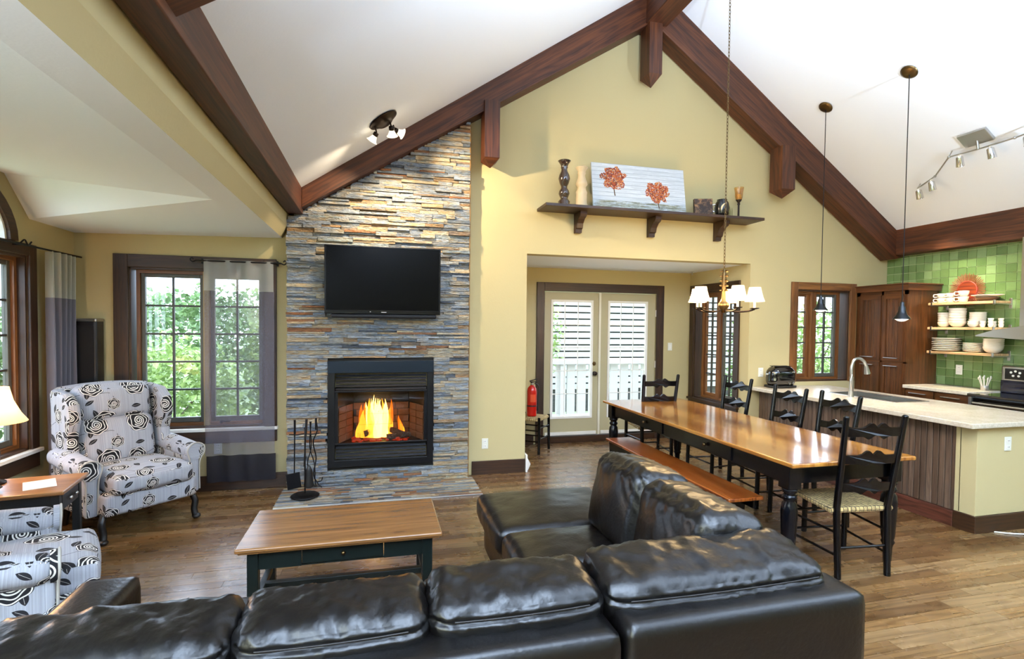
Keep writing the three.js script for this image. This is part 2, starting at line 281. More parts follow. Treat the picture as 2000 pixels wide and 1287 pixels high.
{
  const w1 = windowUnit('window_1', 'dark framed casement pair in the nook, right half behind the sheer curtain', -2.27, -1.1, 0.62, 2.165, 0.118, [[-2.2, -1.66, 2, 5, M.sashGrey], [-1.6, -1.13, 2, 5, M.sashGrey]], { crank: 1, apron: 0.12, sill: M.white });
  w1.position.set(0, 0, ZW);
  part('mullion', rb2(-1.655, -1.605, 0.64, 2.145, -0.15, -0.03, 0.004), std({ color: col('#8f7a52'), roughness: 0.5 }), w1);
  const w2 = windowUnit('window_2', 'tall dark framed arched window in the left wall', 3.3, 4.98, 0.62, 2.165, 0.09, [[3.38, 4.12, 3, 5, M.sashGrey], [4.18, 4.93, 3, 5, M.sashGrey]], { crank: 1, apron: 0.12, sill: M.white });
  w2.position.set(-2.7, 0, 0); w2.rotation.y = PI / 2;    // local x -> -z
  // arched transom
  const ring = (g0, g1, z0, z1) => ext([...archPath(-4.14, 0.62, 0.4, 2.26, g1), ...archPath(-4.14, 0.62, 0.4, 2.26, g0).reverse()], z0, z1);
  part('arch_casing', ring(0, 0.09, 0, 0.025), M.trim, w2); part('arch_jamb', ring(-0.02, 0, -0.15, 0), M.white, w2); part('arch_sash', ring(-0.06, -0.02, -0.12, -0.08), M.sashGrey, w2);
  part('pane', ext(archPath(-4.14, 0.56, 0.34, 2.26), -0.102, -0.098), M.glass, w2);
  const w3 = windowUnit('window_3', 'dark framed window in the right side of the door alcove', 0.0, 0.9, 0.62, 2.165, 0.1, [[0.13, 0.44, 2, 5, M.honey], [0.53, 0.82, 2, 5, M.sashGrey]], { apron: 0.12, zs: -0.1 });
  w3.position.set(4.53, 0, -6.83); w3.rotation.y = -PI / 2;     // local x -> +z, face toward -x
  part('mullion', rb2(0.46, 0.51, 0.64, 2.145, -0.15, -0.05, 0.004), M.honey, w3);
  const w4 = windowUnit('window_4', 'brown framed kitchen window beside the pantry cabinet', 5.24, 6.08, 0.96, 2.155, 0.095, [[5.31, 5.5, 1, 5, M.honey], [5.6, 5.95, 2, 5, M.sashGrey]], { casing: M.honey, apron: 0, zs: -0.1 });
  w4.position.set(0, 0, ZW);
  part('mullion', rb2(5.52, 5.58, 0.98, 2.135, -0.15, -0.05, 0.004), M.honey, w4);
  const w5 = windowUnit('window_5', 'unseen left wall window nearer the camera, placed to light the sofa', 0.9, 2.5, 0.62, 2.165, 0.09, [[0.98, 1.67, 3, 5, M.sashGrey], [1.73, 2.42, 3, 5, M.sashGrey]], { apron: 0.12, sill: M.white });  // window out of view, placed to light the leather from the left
  w5.position.set(-2.7, 0, 0); w5.rotation.y = PI / 2;
}
// ---- double doors of the alcove
{
  const o = struct('door_1', null, null, 'beige double French doors with tall glass lights and dark casing', 'door'); o.position.set(0, 0, -6.97);
  M.door = std({ color: col('#a99f7c'), roughness: 0.5 });
  for (const [a, b] of [[2.127, 2.237], [3.971, 4.086]]) part('casing', rb2(a, b, 0, 2.257, 0, 0.03, 0.004), M.trim, o);
  part('casing', rb2(2.237, 3.971, 2.138, 2.257, 0, 0.03, 0.004), M.trim, o);
  part('threshold', rb2(2.237, 3.971, 0, 0.09, -0.1, 0.02, 0.004), M.trim, o);
  [[2.25, 3.06, 2.36, 2.955], [3.09, 3.96, 3.225, 3.815]].forEach(([a, b, g0, g1], i) => {
    const y0 = 0.1, y1 = 2.125, h0 = 0.36, h1 = 2.0;
    const d = part('door_leaf', ext(rect(a, b, y0, y1), -0.05, -0.006, [rect(g0, g1, h0, h1)]), M.door, o);
    part('glass_bead', ext(rect(g0 - 0.02, g1 + 0.02, h0 - 0.02, h1 + 0.02), -0.008, 0.006, [rect(g0 + 0.012, g1 - 0.012, h0 + 0.012, h1 - 0.012)]), M.white, d);
    for (const t of [1 / 3, 2 / 3]) part('grille_bar', b2(lerp(g0, g1, t) - 0.006, lerp(g0, g1, t) + 0.006, h0, h1, -0.034, -0.026), M.white, d);
    for (let k = 1; k < 5; k++) part('grille_bar', b2(g0, g1, lerp(h0, h1, k / 5) - 0.006, lerp(h0, h1, k / 5) + 0.006, -0.033, -0.027), M.white, d);
    for (let c = 0; c < 3; c++) for (let r = 0; r < 5; r++) pane(d, lerp(g0, g1, c / 3), lerp(g0, g1, (c + 1) / 3), lerp(h0, h1, r / 5), lerp(h0, h1, (r + 1) / 5), -0.03);
    part('kick_strip', rb2(a + 0.02, b - 0.02, 0.105, 0.15, -0.006, 0.008, 0.003), M.white, d);
    if (!i) {
      part('door_knob', [sph(0.03, 3.005, 0.978, 0.04), cy(0.012, 0.012, 0.05, 3.005, 0.978, 0.02, PI / 2), cy(0.03, 0.03, 0.008, 3.005, 0.978, 0, PI / 2)], M.bronze, d);
      part('deadbolt', [cy(0.028, 0.028, 0.012, 2.997, 1.118, 0.002, PI / 2), rb(0.012, 0.035, 0.014, 0.003, 2.997, 1.118, 0.014)], M.brass, d);
    }
  });
  part('astragal', rb2(3.06, 3.092, 0.1, 2.13, -0.02, 0.014, 0.004), std({ color: col('#d8d2bd'), roughness: 0.5 }), o);
  for (const y of [0.4, 1.1, 1.85]) part('hinge', rb(0.012, 0.1, 0.012, 0.003, 3.966, y, 0.004), M.white, o);
}

// ================================================================ OUTSIDE THE WINDOWS
{
  struct('ground', b2(-40, 40, -0.7, -0.55, -60, 30), std({ color: col('#93a37a'), roughness: 1, bumpMap: bumpFine, bumpScale: 0.02 }), 'lawn around the house', 'ground');
  M.siding = std({ color: col('#9d9c96'), roughness: 0.7 }); M.rail = std({ color: col('#b9b8b2'), roughness: 0.6 });
  const h = thing('neighbour_house', 'white lap sided house beyond the deck, seen through the French doors', 'house', [0, 0, -12.6]);
  part('wall', b2(2.6, 11.5, -0.6, 5, -0.3, -0.04), std({ color: col('#33332f'), roughness: 0.9 }), h);
  for (let i = 0; i < 26; i++) part('siding_board', bx(8.9, 0.128, 0.02, 7.05, 0.1 + i * 0.165, 0.0, -0.12), M.siding, h);
  const dk = thing('deck', 'pale boarded deck outside the French doors', 'deck', [0, -0.02, -7.25]);
  for (let i = 0; i < 12; i++) part('board', bx(4.6, 0.03, 0.135, 3.2, -0.02, -0.06 - i * 0.145), M.rail, dk);
  const rl = thing('deck_railing', 'white railing with wide pickets at the edge of the deck', 'railing', [0, -0.085, -8.86]);
  part('top_rail', rb2(0.9, 5.6, 1.05, 1.15, -0.08, 0.08, 0.01), M.rail, rl); part('bottom_rail', rb2(0.9, 5.6, 0.08, 0.15, -0.03, 0.03, 0.01), M.rail, rl);
  for (let i = 0; i < 22; i++) part('picket', b2(0.98 + i * 0.21, 1.13 + i * 0.21, 0.15, 1.05, -0.015, 0.015), M.rail, rl);
  for (const x of [0.95, 3.2, 5.5]) part('post', b2(x - 0.05, x + 0.05, 0.066, 1.15, -0.05, 0.05), M.rail, rl);
  // trees and shrubs: every crown is a cloud of folded leaves on a trunk with branches
  const leafMats = [['#6f8a44', '#88a258', '#567034'], ['#5f7d46', '#75935a', '#4a6636'], ['#90a85e', '#a6bc72', '#76904a']].map((s) => s.map((c) => phy({ color: col(c), roughness: 0.8, transmission: 0.35, thickness: 0 })));
  function crown(n, rx, ry, rz, size, lo = -0.6) {
    const pos = [];
    for (let i = 0; i < n; i++) {
      const t = rnd() * 2 * PI, c = rr(lo, 1), s = Math.sqrt(Math.max(0, 1 - c * c)), k = 0.55 + 0.5 * rnd(), lump = 0.8 + 0.35 * vn(t * 3 + 9, c * 4 + 9, 256, 256, 5);
      const P = V(Math.cos(t) * s * rx * k * lump, c * ry * k * lump, Math.sin(t) * s * rz * k * lump), e = new THREE.Euler(rr(-1, 1), rnd() * 6.3, rr(-1, 1)), z = size * rr(0.6, 1.3);
      const q = [[0, 0, 0], [z * 0.5, z * 0.15, z * 0.35], [z, 0, 0], [z * 0.5, z * 0.15, -z * 0.35]].map((a) => V(...a).applyEuler(e).add(P));
      for (const j of [0, 1, 2, 0, 2, 3]) pos.push(q[j].x, q[j].y, q[j].z);
    }
    const g = new THREE.BufferGeometry(); g.setAttribute('position', new THREE.Float32BufferAttribute(pos, 3)); g.computeVertexNormals(); return fin(g);
  }
  M.bark = std({ color: col('#5a4a3a'), roughness: 0.9, bumpMap: bumpFine, bumpScale: 0.01 });
  function tree(name, label, x, z, yc, rx, ry, n, kind, size, group) {
    const t = thing(name, label, name === 'shrub' ? 'shrub' : 'tree', [x, -0.55, z], rnd() * 6, group), H = yc + 0.55;
    part('trunk', [rod([0, 0, 0], [0.05, H, 0], 0.05 * ry + 0.02, 0.02), rod([0, H * 0.4, 0], [rx * 0.5, H + ry * 0.2, 0.1], 0.03, 0.01), rod([0, H * 0.5, 0], [-rx * 0.4, H + ry * 0.3, -0.2], 0.03, 0.01)], M.bark, t);
    for (let k = 0; k < 3; k++) { const c = part('leaves', crown(n / 3 | 0, rx, ry, rx, size).translate(0, H, 0), leafMats[kind][k], t); stuff(c); }
  }
  tree('shrub', 'leafy green shrub outside the left half of the nook window', -3.2, -9.3, 0.35, 1.15, 1.0, 5200, 2, 0.1);
  tree('shrub', 'leafy shrub behind the sheer curtain of the nook window', -1.25, -8.4, 0.7, 0.65, 1.35, 4800, 0, 0.09);
  tree('tree', 'hazy rounded tree far behind the nook window shrubs', -5.4, -19, 1.0, 3.6, 1.7, 7000, 1, 0.2);
  tree('tree', 'dark green tree outside the arched left window', -5.9, -8.4, 0.8, 1.2, 1.3, 5000, 1, 0.14);
  tree('tree', 'dark conifer green tree farther outside the arched window', -9.9, -6.6, 1.1, 2.0, 1.9, 2000, 1, 0.25);
  tree('tree', 'yellow green tree in front of the sided house', 2.9, -10.4, 1.4, 0.8, 1.2, 2200, 2, 0.1);
  tree('shrub', 'green shrub outside the alcove side window', 6.9, -8.1, 0.8, 0.75, 1.2, 2000, 0, 0.1);
  tree('shrub', 'green shrub outside the kitchen window', 9.1, -9.6, 1.1, 1.1, 1.2, 2200, 2, 0.11);
}

// ================================================================ STONE FIREPLACE
const slateMats = [];
{
  const bump = dataTex(256, 128, (u, v) => grey(0.6 * fbm(u, v, 6, 10, 51, 5) + 0.4 * fbm(u, v, 24, 24, 57, 3)), false, 0.35, 0.12);
  const stain = [61, 73].map((s) => dataTex(256, 128, (u, v) => { const a = fbm(u, v, 5, 8, s, 5), b = fbm(u, v, 12, 14, s + 5, 3), w = clamp((a - 0.5) * 4 + 0.4, 0, 1); return mix3(mix3([150, 156, 166], [255, 254, 250], b), mix3([190, 160, 124], [255, 244, 226], b), w); }, true, 0.4, 0.15));
  const cols = ['#939eab', '#a8adae', '#b3a78e', '#818d9b', '#c0b7a2', '#989a97', '#a0896b', '#6d7986', '#b6bdc3', '#88796a', '#9c6d48', '#cabfa4', '#4f5a68', '#93a0a5'];
  cols.forEach((c, i) => slateMats.push(std({ color: col(c), map: stain[i % 2], bumpMap: bump, bumpScale: 0.018, roughness: 0.6 })));
}
function slab(x0, x1, y0, y1, z0, z1, j) {     // one split stone, corners knocked about
  const g = new THREE.BoxGeometry(x1 - x0, y1 - y0, z1 - z0).translate((x0 + x1) / 2, (y0 + y1) / 2, (z0 + z1) / 2), p = g.attributes.position, key = {};
  for (let i = 0; i < p.count; i++) {
    const k = [p.getX(i), p.getY(i), p.getZ(i)].map((v) => v.toFixed(4)).join();
    key[k] ??= [rr(-j, j) * 0.5, rr(-j, j) * 0.5, p.getZ(i) > (z0 + z1) / 2 ? rr(-j, j) : 0];
    p.setXYZ(i, p.getX(i) + key[k][0], p.getY(i) + key[k][1], p.getZ(i) + key[k][2]);
  }
  g.deleteAttribute('normal'); const q = g.toNonIndexed(); q.computeVertexNormals(); return fin(q, V(1, 0, 0));
}
{
  const fp = thing('stone_fireplace', 'tall chimney breast of stacked split slate up to the rafter', 'fireplace', [0, 0, -5.64]);
  part('backing', ext([[-0.86, 0], [0.935, 0], [0.935, 3.78], [-0.86, 2.66]], -0.015, 0.075, [rect(-0.47, 0.545, 0.21, 1.25)]), std({ color: col('#2b2a28'), roughness: 0.95 }), fp);
  part('edge_strip', rb2(0.936, 0.948, 0, 3.76, -0.015, 0.1, 0.003), std({ color: col('#7a5a2a'), roughness: 0.6 }), fp);
  const stones = [];
  for (let y = 0.01; y < 3.85;) {
    const h = rr(0.018, 0.046), ph = h - 0.002; let x = -0.87 + rr(-0.01, 0.005);
    while (x < 0.935) {
      let e = Math.min(0.936, x + rr(0.09, 0.42)); if (0.936 - e < 0.07) e = 0.936;
      const inBox = (a, b) => b > -0.49 && a < 0.565 && y + h > 0.2 && y < 1.277;
      const pieces = [];
      if (inBox(x, e)) { if (x < -0.5) pieces.push([x, Math.min(e, -0.492)]); if (e > 0.575) pieces.push([Math.max(x, 0.567), e]); } else pieces.push([x, e]);
      const xl = (y - 2.766) / 0.625 - 0.70;
      for (let [a, b] of pieces) if (b - Math.max(a, xl) > 0.02) { a = Math.max(a, xl);
        if (h > 0.034 && rnd() < 0.3) { stones.push([a, b, y, y + ph / 2 - 0.001]); stones.push([a, b, y + ph / 2, y + ph]); } else stones.push([a, b, y, y + ph]);
      }
      x = e + 0.0015;
    }
    y += h;
  }
  stones.sort((a, b) => (b[1] - b[0]) * (b[3] - b[2]) - (a[1] - a[0]) * (a[3] - a[2]));
  const rest = slateMats.map(() => []);
  stones.forEach(([a, b, y, t], i) => {
    const k = Math.floor(rnd() * rnd() * 1.4 * slateMats.length) % slateMats.length, g = slab(a, b, y, t, 0.07, 0.108 + rr(-0.018, 0.022), 0.004);
    if (i < 300) part('stone', g, slateMats[k], fp); else rest[k].push(g);
  });
  rest.forEach((r, k) => r.length && stuff(part('stones', r, slateMats[k], fp)));

  const hr = thing('hearth', 'flush hearth of split slate strips in front of the fireplace', 'hearth', [0, 0, 0]);
  part('bed', b2(-0.9, 0.985, 0.0, 0.006, -5.515, -4.965), std({ color: col('#3a3936'), roughness: 0.95 }), hr);
  const hs = [];
  for (let z = -5.512; z < -4.965;) {
    const w = rr(0.02, 0.042); let x = -0.9;
    while (x < 0.98) { let e = Math.min(0.985, x + rr(0.08, 0.36)); if (0.985 - e < 0.06) e = 0.985; hs.push([x, e, z, Math.min(z + w - 0.002, -4.962)]); x = e + 0.002; }
    z += w;
  }
  for (const [a, b, z0, z1] of hs) part('stone', slab(a, b, -z1, -z0, 0, 0.016 + rr(-0.003, 0.004), 0.002).rotateX(-PI / 2), pick(slateMats), hr);
  part('edge_strip', rb2(-0.9, 0.99, 0, 0.016, -4.962, -4.952, 0.003), M.steel, hr);
}
// ---- gas fireplace insert
{
  const f = thing('fireplace_insert', 'black metal fireplace insert with louvres and a burning fire', 'fireplace insert', [0.0375, 0.2, -5.52]);
  M.blackMetal = std({ color: col('#0c0d10'), roughness: 0.35, metalness: 0.3 });
  part('surround', ext(rect(-0.525, 0.525, 0, 1.075), -0.03, 0.012, [rect(-0.46, 0.46, 0.07, 0.95)], null, 0.003), M.blackMetal, f);
  part('top_panel', rb2(-0.525, 0.525, 0.955, 1.075, 0.012, 0.02, 0.003), std({ color: col('#1a2633'), roughness: 0.3, metalness: 0.5 }), f);
  for (let i = 0; i < 5; i++) part('louvre', rb(0.9, 0.026, 0.006, 0.002, 0, 0.79 + i * 0.034, -0.005, -0.55), M.iron, f);
  for (let i = 0; i < 5; i++) part('louvre', rb(0.9, 0.026, 0.006, 0.002, 0, 0.06 + i * 0.034, -0.005, -0.55), M.iron, f);
  for (const y of [0.765, 0.235]) part('trim_bar', [rb(0.92, 0.02, 0.02, 0.006, 0, y, 0.008)], M.iron, f);
  const brickM = std({ color: col('#5c3a1e'), roughness: 0.9, bumpMap: bumpFine, bumpScale: 0.004 });
  // firebox
  part('firebox', [b2(-0.465, 0.465, 0.185, 0.2, -0.43, -0.03), b2(-0.465, 0.465, 0.78, 0.795, -0.43, -0.03), b2(-0.465, 0.465, 0.185, 0.795, -0.43, -0.415), b2(-0.465, -0.452, 0.185, 0.795, -0.43, -0.03), b2(0.452, 0.465, 0.185, 0.795, -0.43, -0.03), b2(-0.45, 0.45, 0.2, 0.225, -0.4, -0.03), b2(-0.45, 0.45, 0.76, 0.78, -0.4, -0.03), b2(-0.3, 0.3, 0.22, 0.77, -0.41, -0.4), bx(0.38, 0.55, 0.012, -0.375, 0.495, -0.22, 0, PI / 2 - 0.4, 0), bx(0.38, 0.55, 0.012, 0.375, 0.495, -0.22, 0, -PI / 2 + 0.4, 0)], M.black, f);
  for (let r = 0; r < 5; r++) for (let c = 0; c < 4; c++) { const o = r % 2 ? 0.07 : 0; part('firebrick', rb(0.142, 0.07, 0.02, 0.004, -0.225 + c * 0.148 + o * 0.4, 0.265 + r * 0.074, -0.385), brickM, f); }
  for (const s of [-1, 1]) for (let r = 0; r < 5; r++) for (let c = 0; c < 2; c++) part('firebrick', rb(0.15, 0.07, 0.02, 0.004, s * (0.40 - c * 0.062), 0.265 + r * 0.074, -0.13 - c * 0.144, 0, s * (-PI / 2 + 0.4), 0), brickM, f);
  const bark = std({ color: col('#3a2415'), roughness: 0.95, bumpMap: bumpFine, bumpScale: 0.02 });
  [[-0.25, 0.27, -0.2, 0.25, 0.27, -0.24], [-0.18, 0.3, -0.14, 0.1, 0.36, -0.26], [0.22, 0.28, -0.13, -0.02, 0.37, -0.25], [0.05, 0.26, -0.12, 0.3, 0.27, -0.17]].forEach(([a, b, c, d, e, g]) => part('log', rod([a, b, c], [d, e, g], 0.035, 0.028, 9), bark, f));
  const coal = []; for (let i = 0; i < 60; i++) coal.push(sph(rr(0.012, 0.028), rr(-0.3, 0.3), rr(0.225, 0.25), rr(-0.28, -0.08), 1, 0.7, 1, 6));
  stuff(part('embers', coal, std({ color: col('#20140e'), roughness: 1, emissive: col('#ff3c05'), emissiveIntensity: 0.25 }), f));
  // flames: twisted tapering tongues
  const fm = [['#ff9a28', 2.6], ['#ffc45a', 6], ['#ff6a10', 1.5]].map(([c, e]) => phy({ color: 0x000000, emissive: col(c), emissiveIntensity: e, roughness: 1, transparent: true, opacity: 0.62 }));
  for (let i = 0; i < 54; i++) {
    const x = (rnd() + rnd() - 1) * 0.27 - 0.03, bl = Math.abs(x + 0.05), H = rr(0.2, 0.47) * (1.1 - bl * 1.9), r = rr(0.03, 0.065), ph = rnd() * 6, pts = [], g = new THREE.ConeGeometry(r, H, 7, 8, true), p = g.attributes.position;
    for (let k = 0; k < p.count; k++) { const t = (p.getY(k) + H / 2) / H, w = 1 - 0.25 * Math.cos(t * PI * 1.4) + 0.5 * t * (1 - t); p.setXYZ(k, p.getX(k) * w + Math.sin(t * 4 + ph) * 0.025 * t, p.getY(k), p.getZ(k) * w + Math.cos(t * 3 + ph) * 0.02 * t); }
    g.computeVertexNormals();
    part('flame', fin(g).translate(x, 0.26 + H / 2, rr(-0.27, -0.14)), fm[bl < 0.1 ? (i % 3 ? 1 : 0) : i % 2 ? 0 : 2], f);
  }
  point(f, [-0.04, 0.34, -0.2], '#ff7418', 0.55, 5); 
  part('glass_door', b2(-0.43, 0.43, 0.26, 0.74, -0.022, -0.018), M.glass, f);
  for (let i = 0; i < 2; i++) part('screen_wire', b2(-0.3, 0.34, 0.42 + i * 0.11, 0.4215 + i * 0.11, -0.03, -0.028), M.brass, f);
  for (const s of [-1, 1]) part('door_frame', [b2(s * 0.445 - 0.016, s * 0.445 + 0.016, 0.24, 0.76, -0.025, 0.0)], M.blackMetal, f);
}
// ---- television
{
  const t = thing('television', 'flat black television tilted on the stone chimney breast', 'television', [0.053, 2.085, -5.41], 0); t.rotation.x = 0.02;
  part('screen', rb(1.1, 0.62, 0.012, 0.004, 0, 0.012, 0.02), phy({ color: col('#020203'), roughness: 0.25, specularIntensity: 0.2 }), t);
  part('bezel', ext(rect(-0.562, 0.562, -0.335, 0.335), -0.03, 0.03, [rect(-0.545, 0.545, -0.295, 0.318)], null, 0.004), phy({ color: col('#060607'), roughness: 0.25, specularIntensity: 0.5 }), t);
  part('back_housing', rb(1.0, 0.55, 0.04, 0.015, 0, 0, -0.04), M.black, t);
  part('soundbar', [rb(1.03, 0.04, 0.05, 0.012, 0.01, -0.355, 0.0)], std({ color: col('#15151a'), roughness: 0.35, metalness: 0.4 }), t);
  part('status_lamp', [rb(0.012, 0.006, 0.004, 0.001, -0.13, -0.312, 0.031), rb(0.05, 0.008, 0.004, 0.001, 0.0, -0.316, 0.031)], std({ color: col('#9a9aa0'), roughness: 0.3 }), t);
  part('wall_bracket', [rb(0.3, 0.3, 0.022, 0.008, 0, 0, -0.07)], M.iron, t);
}
// ---- fire tools
{
  const g = thing('fire_tool_set', 'black wrought iron fire tool set standing on the hearth', 'fire tools', [-0.665, 0.022, -5.22]);
  part('base', lathe([[0, 0], [0.125, 0], [0.13, 0.008], [0.12, 0.016], [0.09, 0.018], [0.085, 0.026], [0.03, 0.03], [0, 0.03]], 0, 0, 0, 28), M.iron, g);
  part('post', [rod([0, 0.02, 0], [0, 0.64, 0], 0.007), sph(0.012, 0, 0.645, 0)], M.iron, g);
  part('hook_bar', [tube([[-0.13, 0.6, 0.05], [-0.06, 0.585, 0.0], [0, 0.59, 0], [0.06, 0.585, 0.0], [0.13, 0.6, 0.04]], 0.005), tube([[0, 0.59, -0.08], [0, 0.585, 0], [0.02, 0.59, 0.08]], 0.005)], M.iron, g);
  part('shovel', [rod([-0.09, 0.22, 0.03], [-0.085, 0.72, 0.03], 0.006), rod([-0.085, 0.6, 0.03], [-0.085, 0.73, 0.03], 0.01), bx(0.12, 0.15, 0.008, -0.095, 0.16, 0.035, 0.1, 0.25, 0.12), bx(0.008, 0.13, 0.03, -0.15, 0.16, 0.045, 0.1, 0.25, 0.1)], M.iron, g);
  part('brush', [rod([0.0, 0.3, 0.06], [0.02, 0.72, 0.06], 0.006), rod([0.012, 0.58, 0.06], [0.022, 0.74, 0.06], 0.011), lathe([[0.012, 0.24], [0.03, 0.2], [0.045, 0.05], [0.04, 0.04], [0, 0.04]], 0.04, 0.06, 0.05, 10)], M.black, g);
  part('poker', [tube([[0.1, 0.73, 0.02], [0.11, 0.62, 0.02], [0.075, 0.52, 0.02], [0.1, 0.36, 0.02], [0.08, 0.2, 0.03], [0.13, 0.11, 0.04], [0.155, 0.09, 0.05]], 0.006, 30), tube([[0.115, 0.14, 0.035], [0.15, 0.15, 0.04], [0.16, 0.18, 0.04]], 0.005, 10), rod([0.1, 0.63, 0.02], [0.1, 0.74, 0.02], 0.01)], M.iron, g);
  part('tongs', [tube([[0.04, 0.7, -0.03], [0.05, 0.45, -0.03], [0.02, 0.3, -0.02], [0.07, 0.12, -0.01], [0.09, 0.08, 0]], 0.005), tube([[0.05, 0.7, -0.03], [0.04, 0.45, -0.03], [0.08, 0.3, -0.02], [0.09, 0.12, -0.01], [0.1, 0.08, 0]], 0.005)], M.iron, g);
}

// ================================================================ LIVING ROOM FURNITURE
function soft(w, h, d, r, { n = [18, 12, 14], bulge = [0, 0, 0], disp, grain = V(0, 1, 0) } = {}) {
  let g = new THREE.BoxGeometry(w, h, d, ...n); g.deleteAttribute('normal'); g.deleteAttribute('uv'); g = mergeVertices(g, 1e-5);
  const p = g.attributes.position, q = V(), c = V();
  for (let i = 0; i < p.count; i++) {
    q.fromBufferAttribute(p, i);
    const u = 2 * q.x / w, v = 2 * q.y / h, k = 2 * q.z / d;
    c.set(clamp(q.x, -w / 2 + r, w / 2 - r), clamp(q.y, -h / 2 + r, h / 2 - r), clamp(q.z, -d / 2 + r, d / 2 - r));
    q.sub(c); if (q.lengthSq() > 1e-12) q.setLength(r); q.add(c);
    q.x += Math.sign(u) * bulge[0] * Math.abs(u) * (1 - v * v) * (1 - k * k); q.y += Math.sign(v) * bulge[1] * Math.abs(v) * (1 - u * u) * (1 - k * k); q.z += Math.sign(k) * bulge[2] * Math.abs(k) * (1 - v * v) * (1 - u * u);
    p.setXYZ(i, q.x, q.y, q.z);
  }
  g.computeVertexNormals();
  if (disp) { const m = g.attributes.normal; for (let i = 0; i < p.count; i++) { const a = disp(p.getX(i), p.getY(i), p.getZ(i), m.getX(i), m.getY(i), m.getZ(i)); p.setXYZ(i, p.getX(i) + m.getX(i) * a, p.getY(i) + m.getY(i) * a, p.getZ(i) + m.getZ(i) * a); } g.computeVertexNormals(); }
  return fin(g, grain, false);
}
const sb = (x0, x1, y0, y1, z0, z1, r, o) => soft(x1 - x0, y1 - y0, z1 - z0, r, o).translate((x0 + x1) / 2, (y0 + y1) / 2, (z0 + z1) / 2);
{
  const lb = dataTex(512, 512, (u, v) => grey(0.55 * fbm(u, v, 40, 40, 81, 3) + 0.45 * fbm(u, v, 5, 5, 85, 4)), false, 0.5, 0.5);
  M.leather = phy({ color: col('#070606'), roughness: 0.33, bumpMap: lb, bumpScale: 0.0016, clearcoat: 0.1, clearcoatRoughness: 0.3, specularIntensity: 0.85 });
  M.stitch = std({ color: col('#16110e'), roughness: 0.5 });
  const s = thing('sectional_sofa', 'black leather sectional sofa, its back to the camera', 'sofa', [0, 0, 0]);
  let ws = 0;
  const wrinkle = (amp, fx, fz, o) => (x, y, z) => { const a = vn((x + o) * fx + 50, (z + y * 0.6) * fz + 50, 256, 256, 3), b = vn((x - z + o) * fx * 2.1 + 90, (z + y + x * 0.5) * fz * 1.7 + 20, 256, 256, 4); return amp * (Math.abs(a - 0.5) * -2 + Math.abs(b - 0.5) * -1.2 + 0.8); };
  const R = 0.03;
  part('back_frame', sb(-1.13, 0.765, 0.06, 0.665, -1.68, -1.5, R, { n: [40, 14, 6], disp: wrinkle(0.003, 3, 3, 1) }), M.leather, s);
  part('back_frame', sb(0.777, 1.74, 0.06, 0.685, -1.72, -1.5, R, { n: [30, 14, 6], disp: wrinkle(0.003, 3, 3, 2) }), M.leather, s);
  part('back_frame', sb(1.56, 1.75, 0.06, 0.66, -2.98, -1.72, R, { n: [6, 12, 30] }), M.leather, s);
  part('arm', sb(-1.14, -0.93, 0.06, 0.62, -2.42, -1.95, 0.025, { n: [8, 12, 20], bulge: [0, 0.008, 0] }), M.leather, s);
  part('seat_base', [sb(-0.91, 1.56, 0.06, 0.29, -2.44, -1.68, 0.02, { n: [20, 4, 8] }), sb(0.73, 1.56, 0.06, 0.29, -3.63, -2.44, 0.02, { n: [8, 4, 14] })], M.leather, s);
  const seat = (x0, x1, z0, z1, o) => part('seat_cushion', sb(x0, x1, 0.28, 0.45, z0, z1, 0.05, { n: [30, 8, 30], bulge: [0.012, 0.025, 0.012], disp: wrinkle(0.006, 7, 9, o) }), M.leather, s);
  seat(-0.905, -0.36, -2.5, -1.85, 3); seat(-0.355, 0.19, -2.5, -1.85, 5); seat(0.195, 0.74, -2.5, -1.85, 7); seat(0.745, 1.38, -2.44, -1.85, 8); seat(0.7, 1.38, -2.94, -2.45, 11); seat(0.68, 1.56, -3.66, -2.95, 13);
  // back cushions: boxy, gathered along a stitched seam that runs round the top of the back face
  const cushion = (x0, x1, y0, y1, z0, z1, rx, rz, o, alongZ) => {
    const w = x1 - x0, h = y1 - y0, d = z1 - z0, sy = h / 2 - 0.04, fold = wrinkle(1, alongZ ? 2 : 7, alongZ ? 7 : 2.5, o), fine = wrinkle(1, 15, 15, o + 4);
    const disp = (x, y, z, nx, ny, nz) => { const t = clamp((y + h * 0.05) / (h * 0.5), 0, 1), near = Math.exp(-Math.pow((y - sy) / 0.07, 2)), back = alongZ ? nx > 0.3 : nz > 0.3; return 0.011 * fold(x, y, z) * (0.3 + 0.7 * t) + 0.013 * fine(x, y, z) * (0.12 + near) - (back ? 0.012 * Math.exp(-Math.pow((y - sy) / 0.007, 2)) : 0); };
    const at = (g) => place(g, (x0 + x1) / 2, (y0 + y1) / 2, (z0 + z1) / 2, rx, 0, rz);
    const c = part('back_cushion', at(soft(w, h, d, 0.065, { n: alongZ ? [18, 56, 44] : [52, 56, 18], bulge: alongZ ? [0.045, 0.02, 0.01] : [0.0, 0.012, 0.03], disp })), M.leather, s);
    if (!alongZ) { const row = []; for (let k = -20; k <= 20; k++) { const u = k / 20 * (w / 2 - 0.07); row.push([u, sy + 0.012, d / 2 + 0.036 * (1 - Math.pow(2 * u / w, 2)) * (1 - Math.pow(2 * sy / h, 2)) + 0.001]); } part('stitching', at(tube(row, 0.003, 80, 5)), M.stitch, c); }
    return c;
  };
  cushion(-1.12, -0.418, 0.36, 0.745, -1.93, -1.64, 0.14, 0, 1); cushion(-0.414, 0.162, 0.36, 0.755, -1.93, -1.64, 0.14, 0, 21); cushion(0.166, 0.76, 0.36, 0.765, -1.93, -1.64, 0.14, 0, 41);
  cushion(0.766, 1.68, 0.36, 0.775, -1.95, -1.63, 0.18, 0, 61);
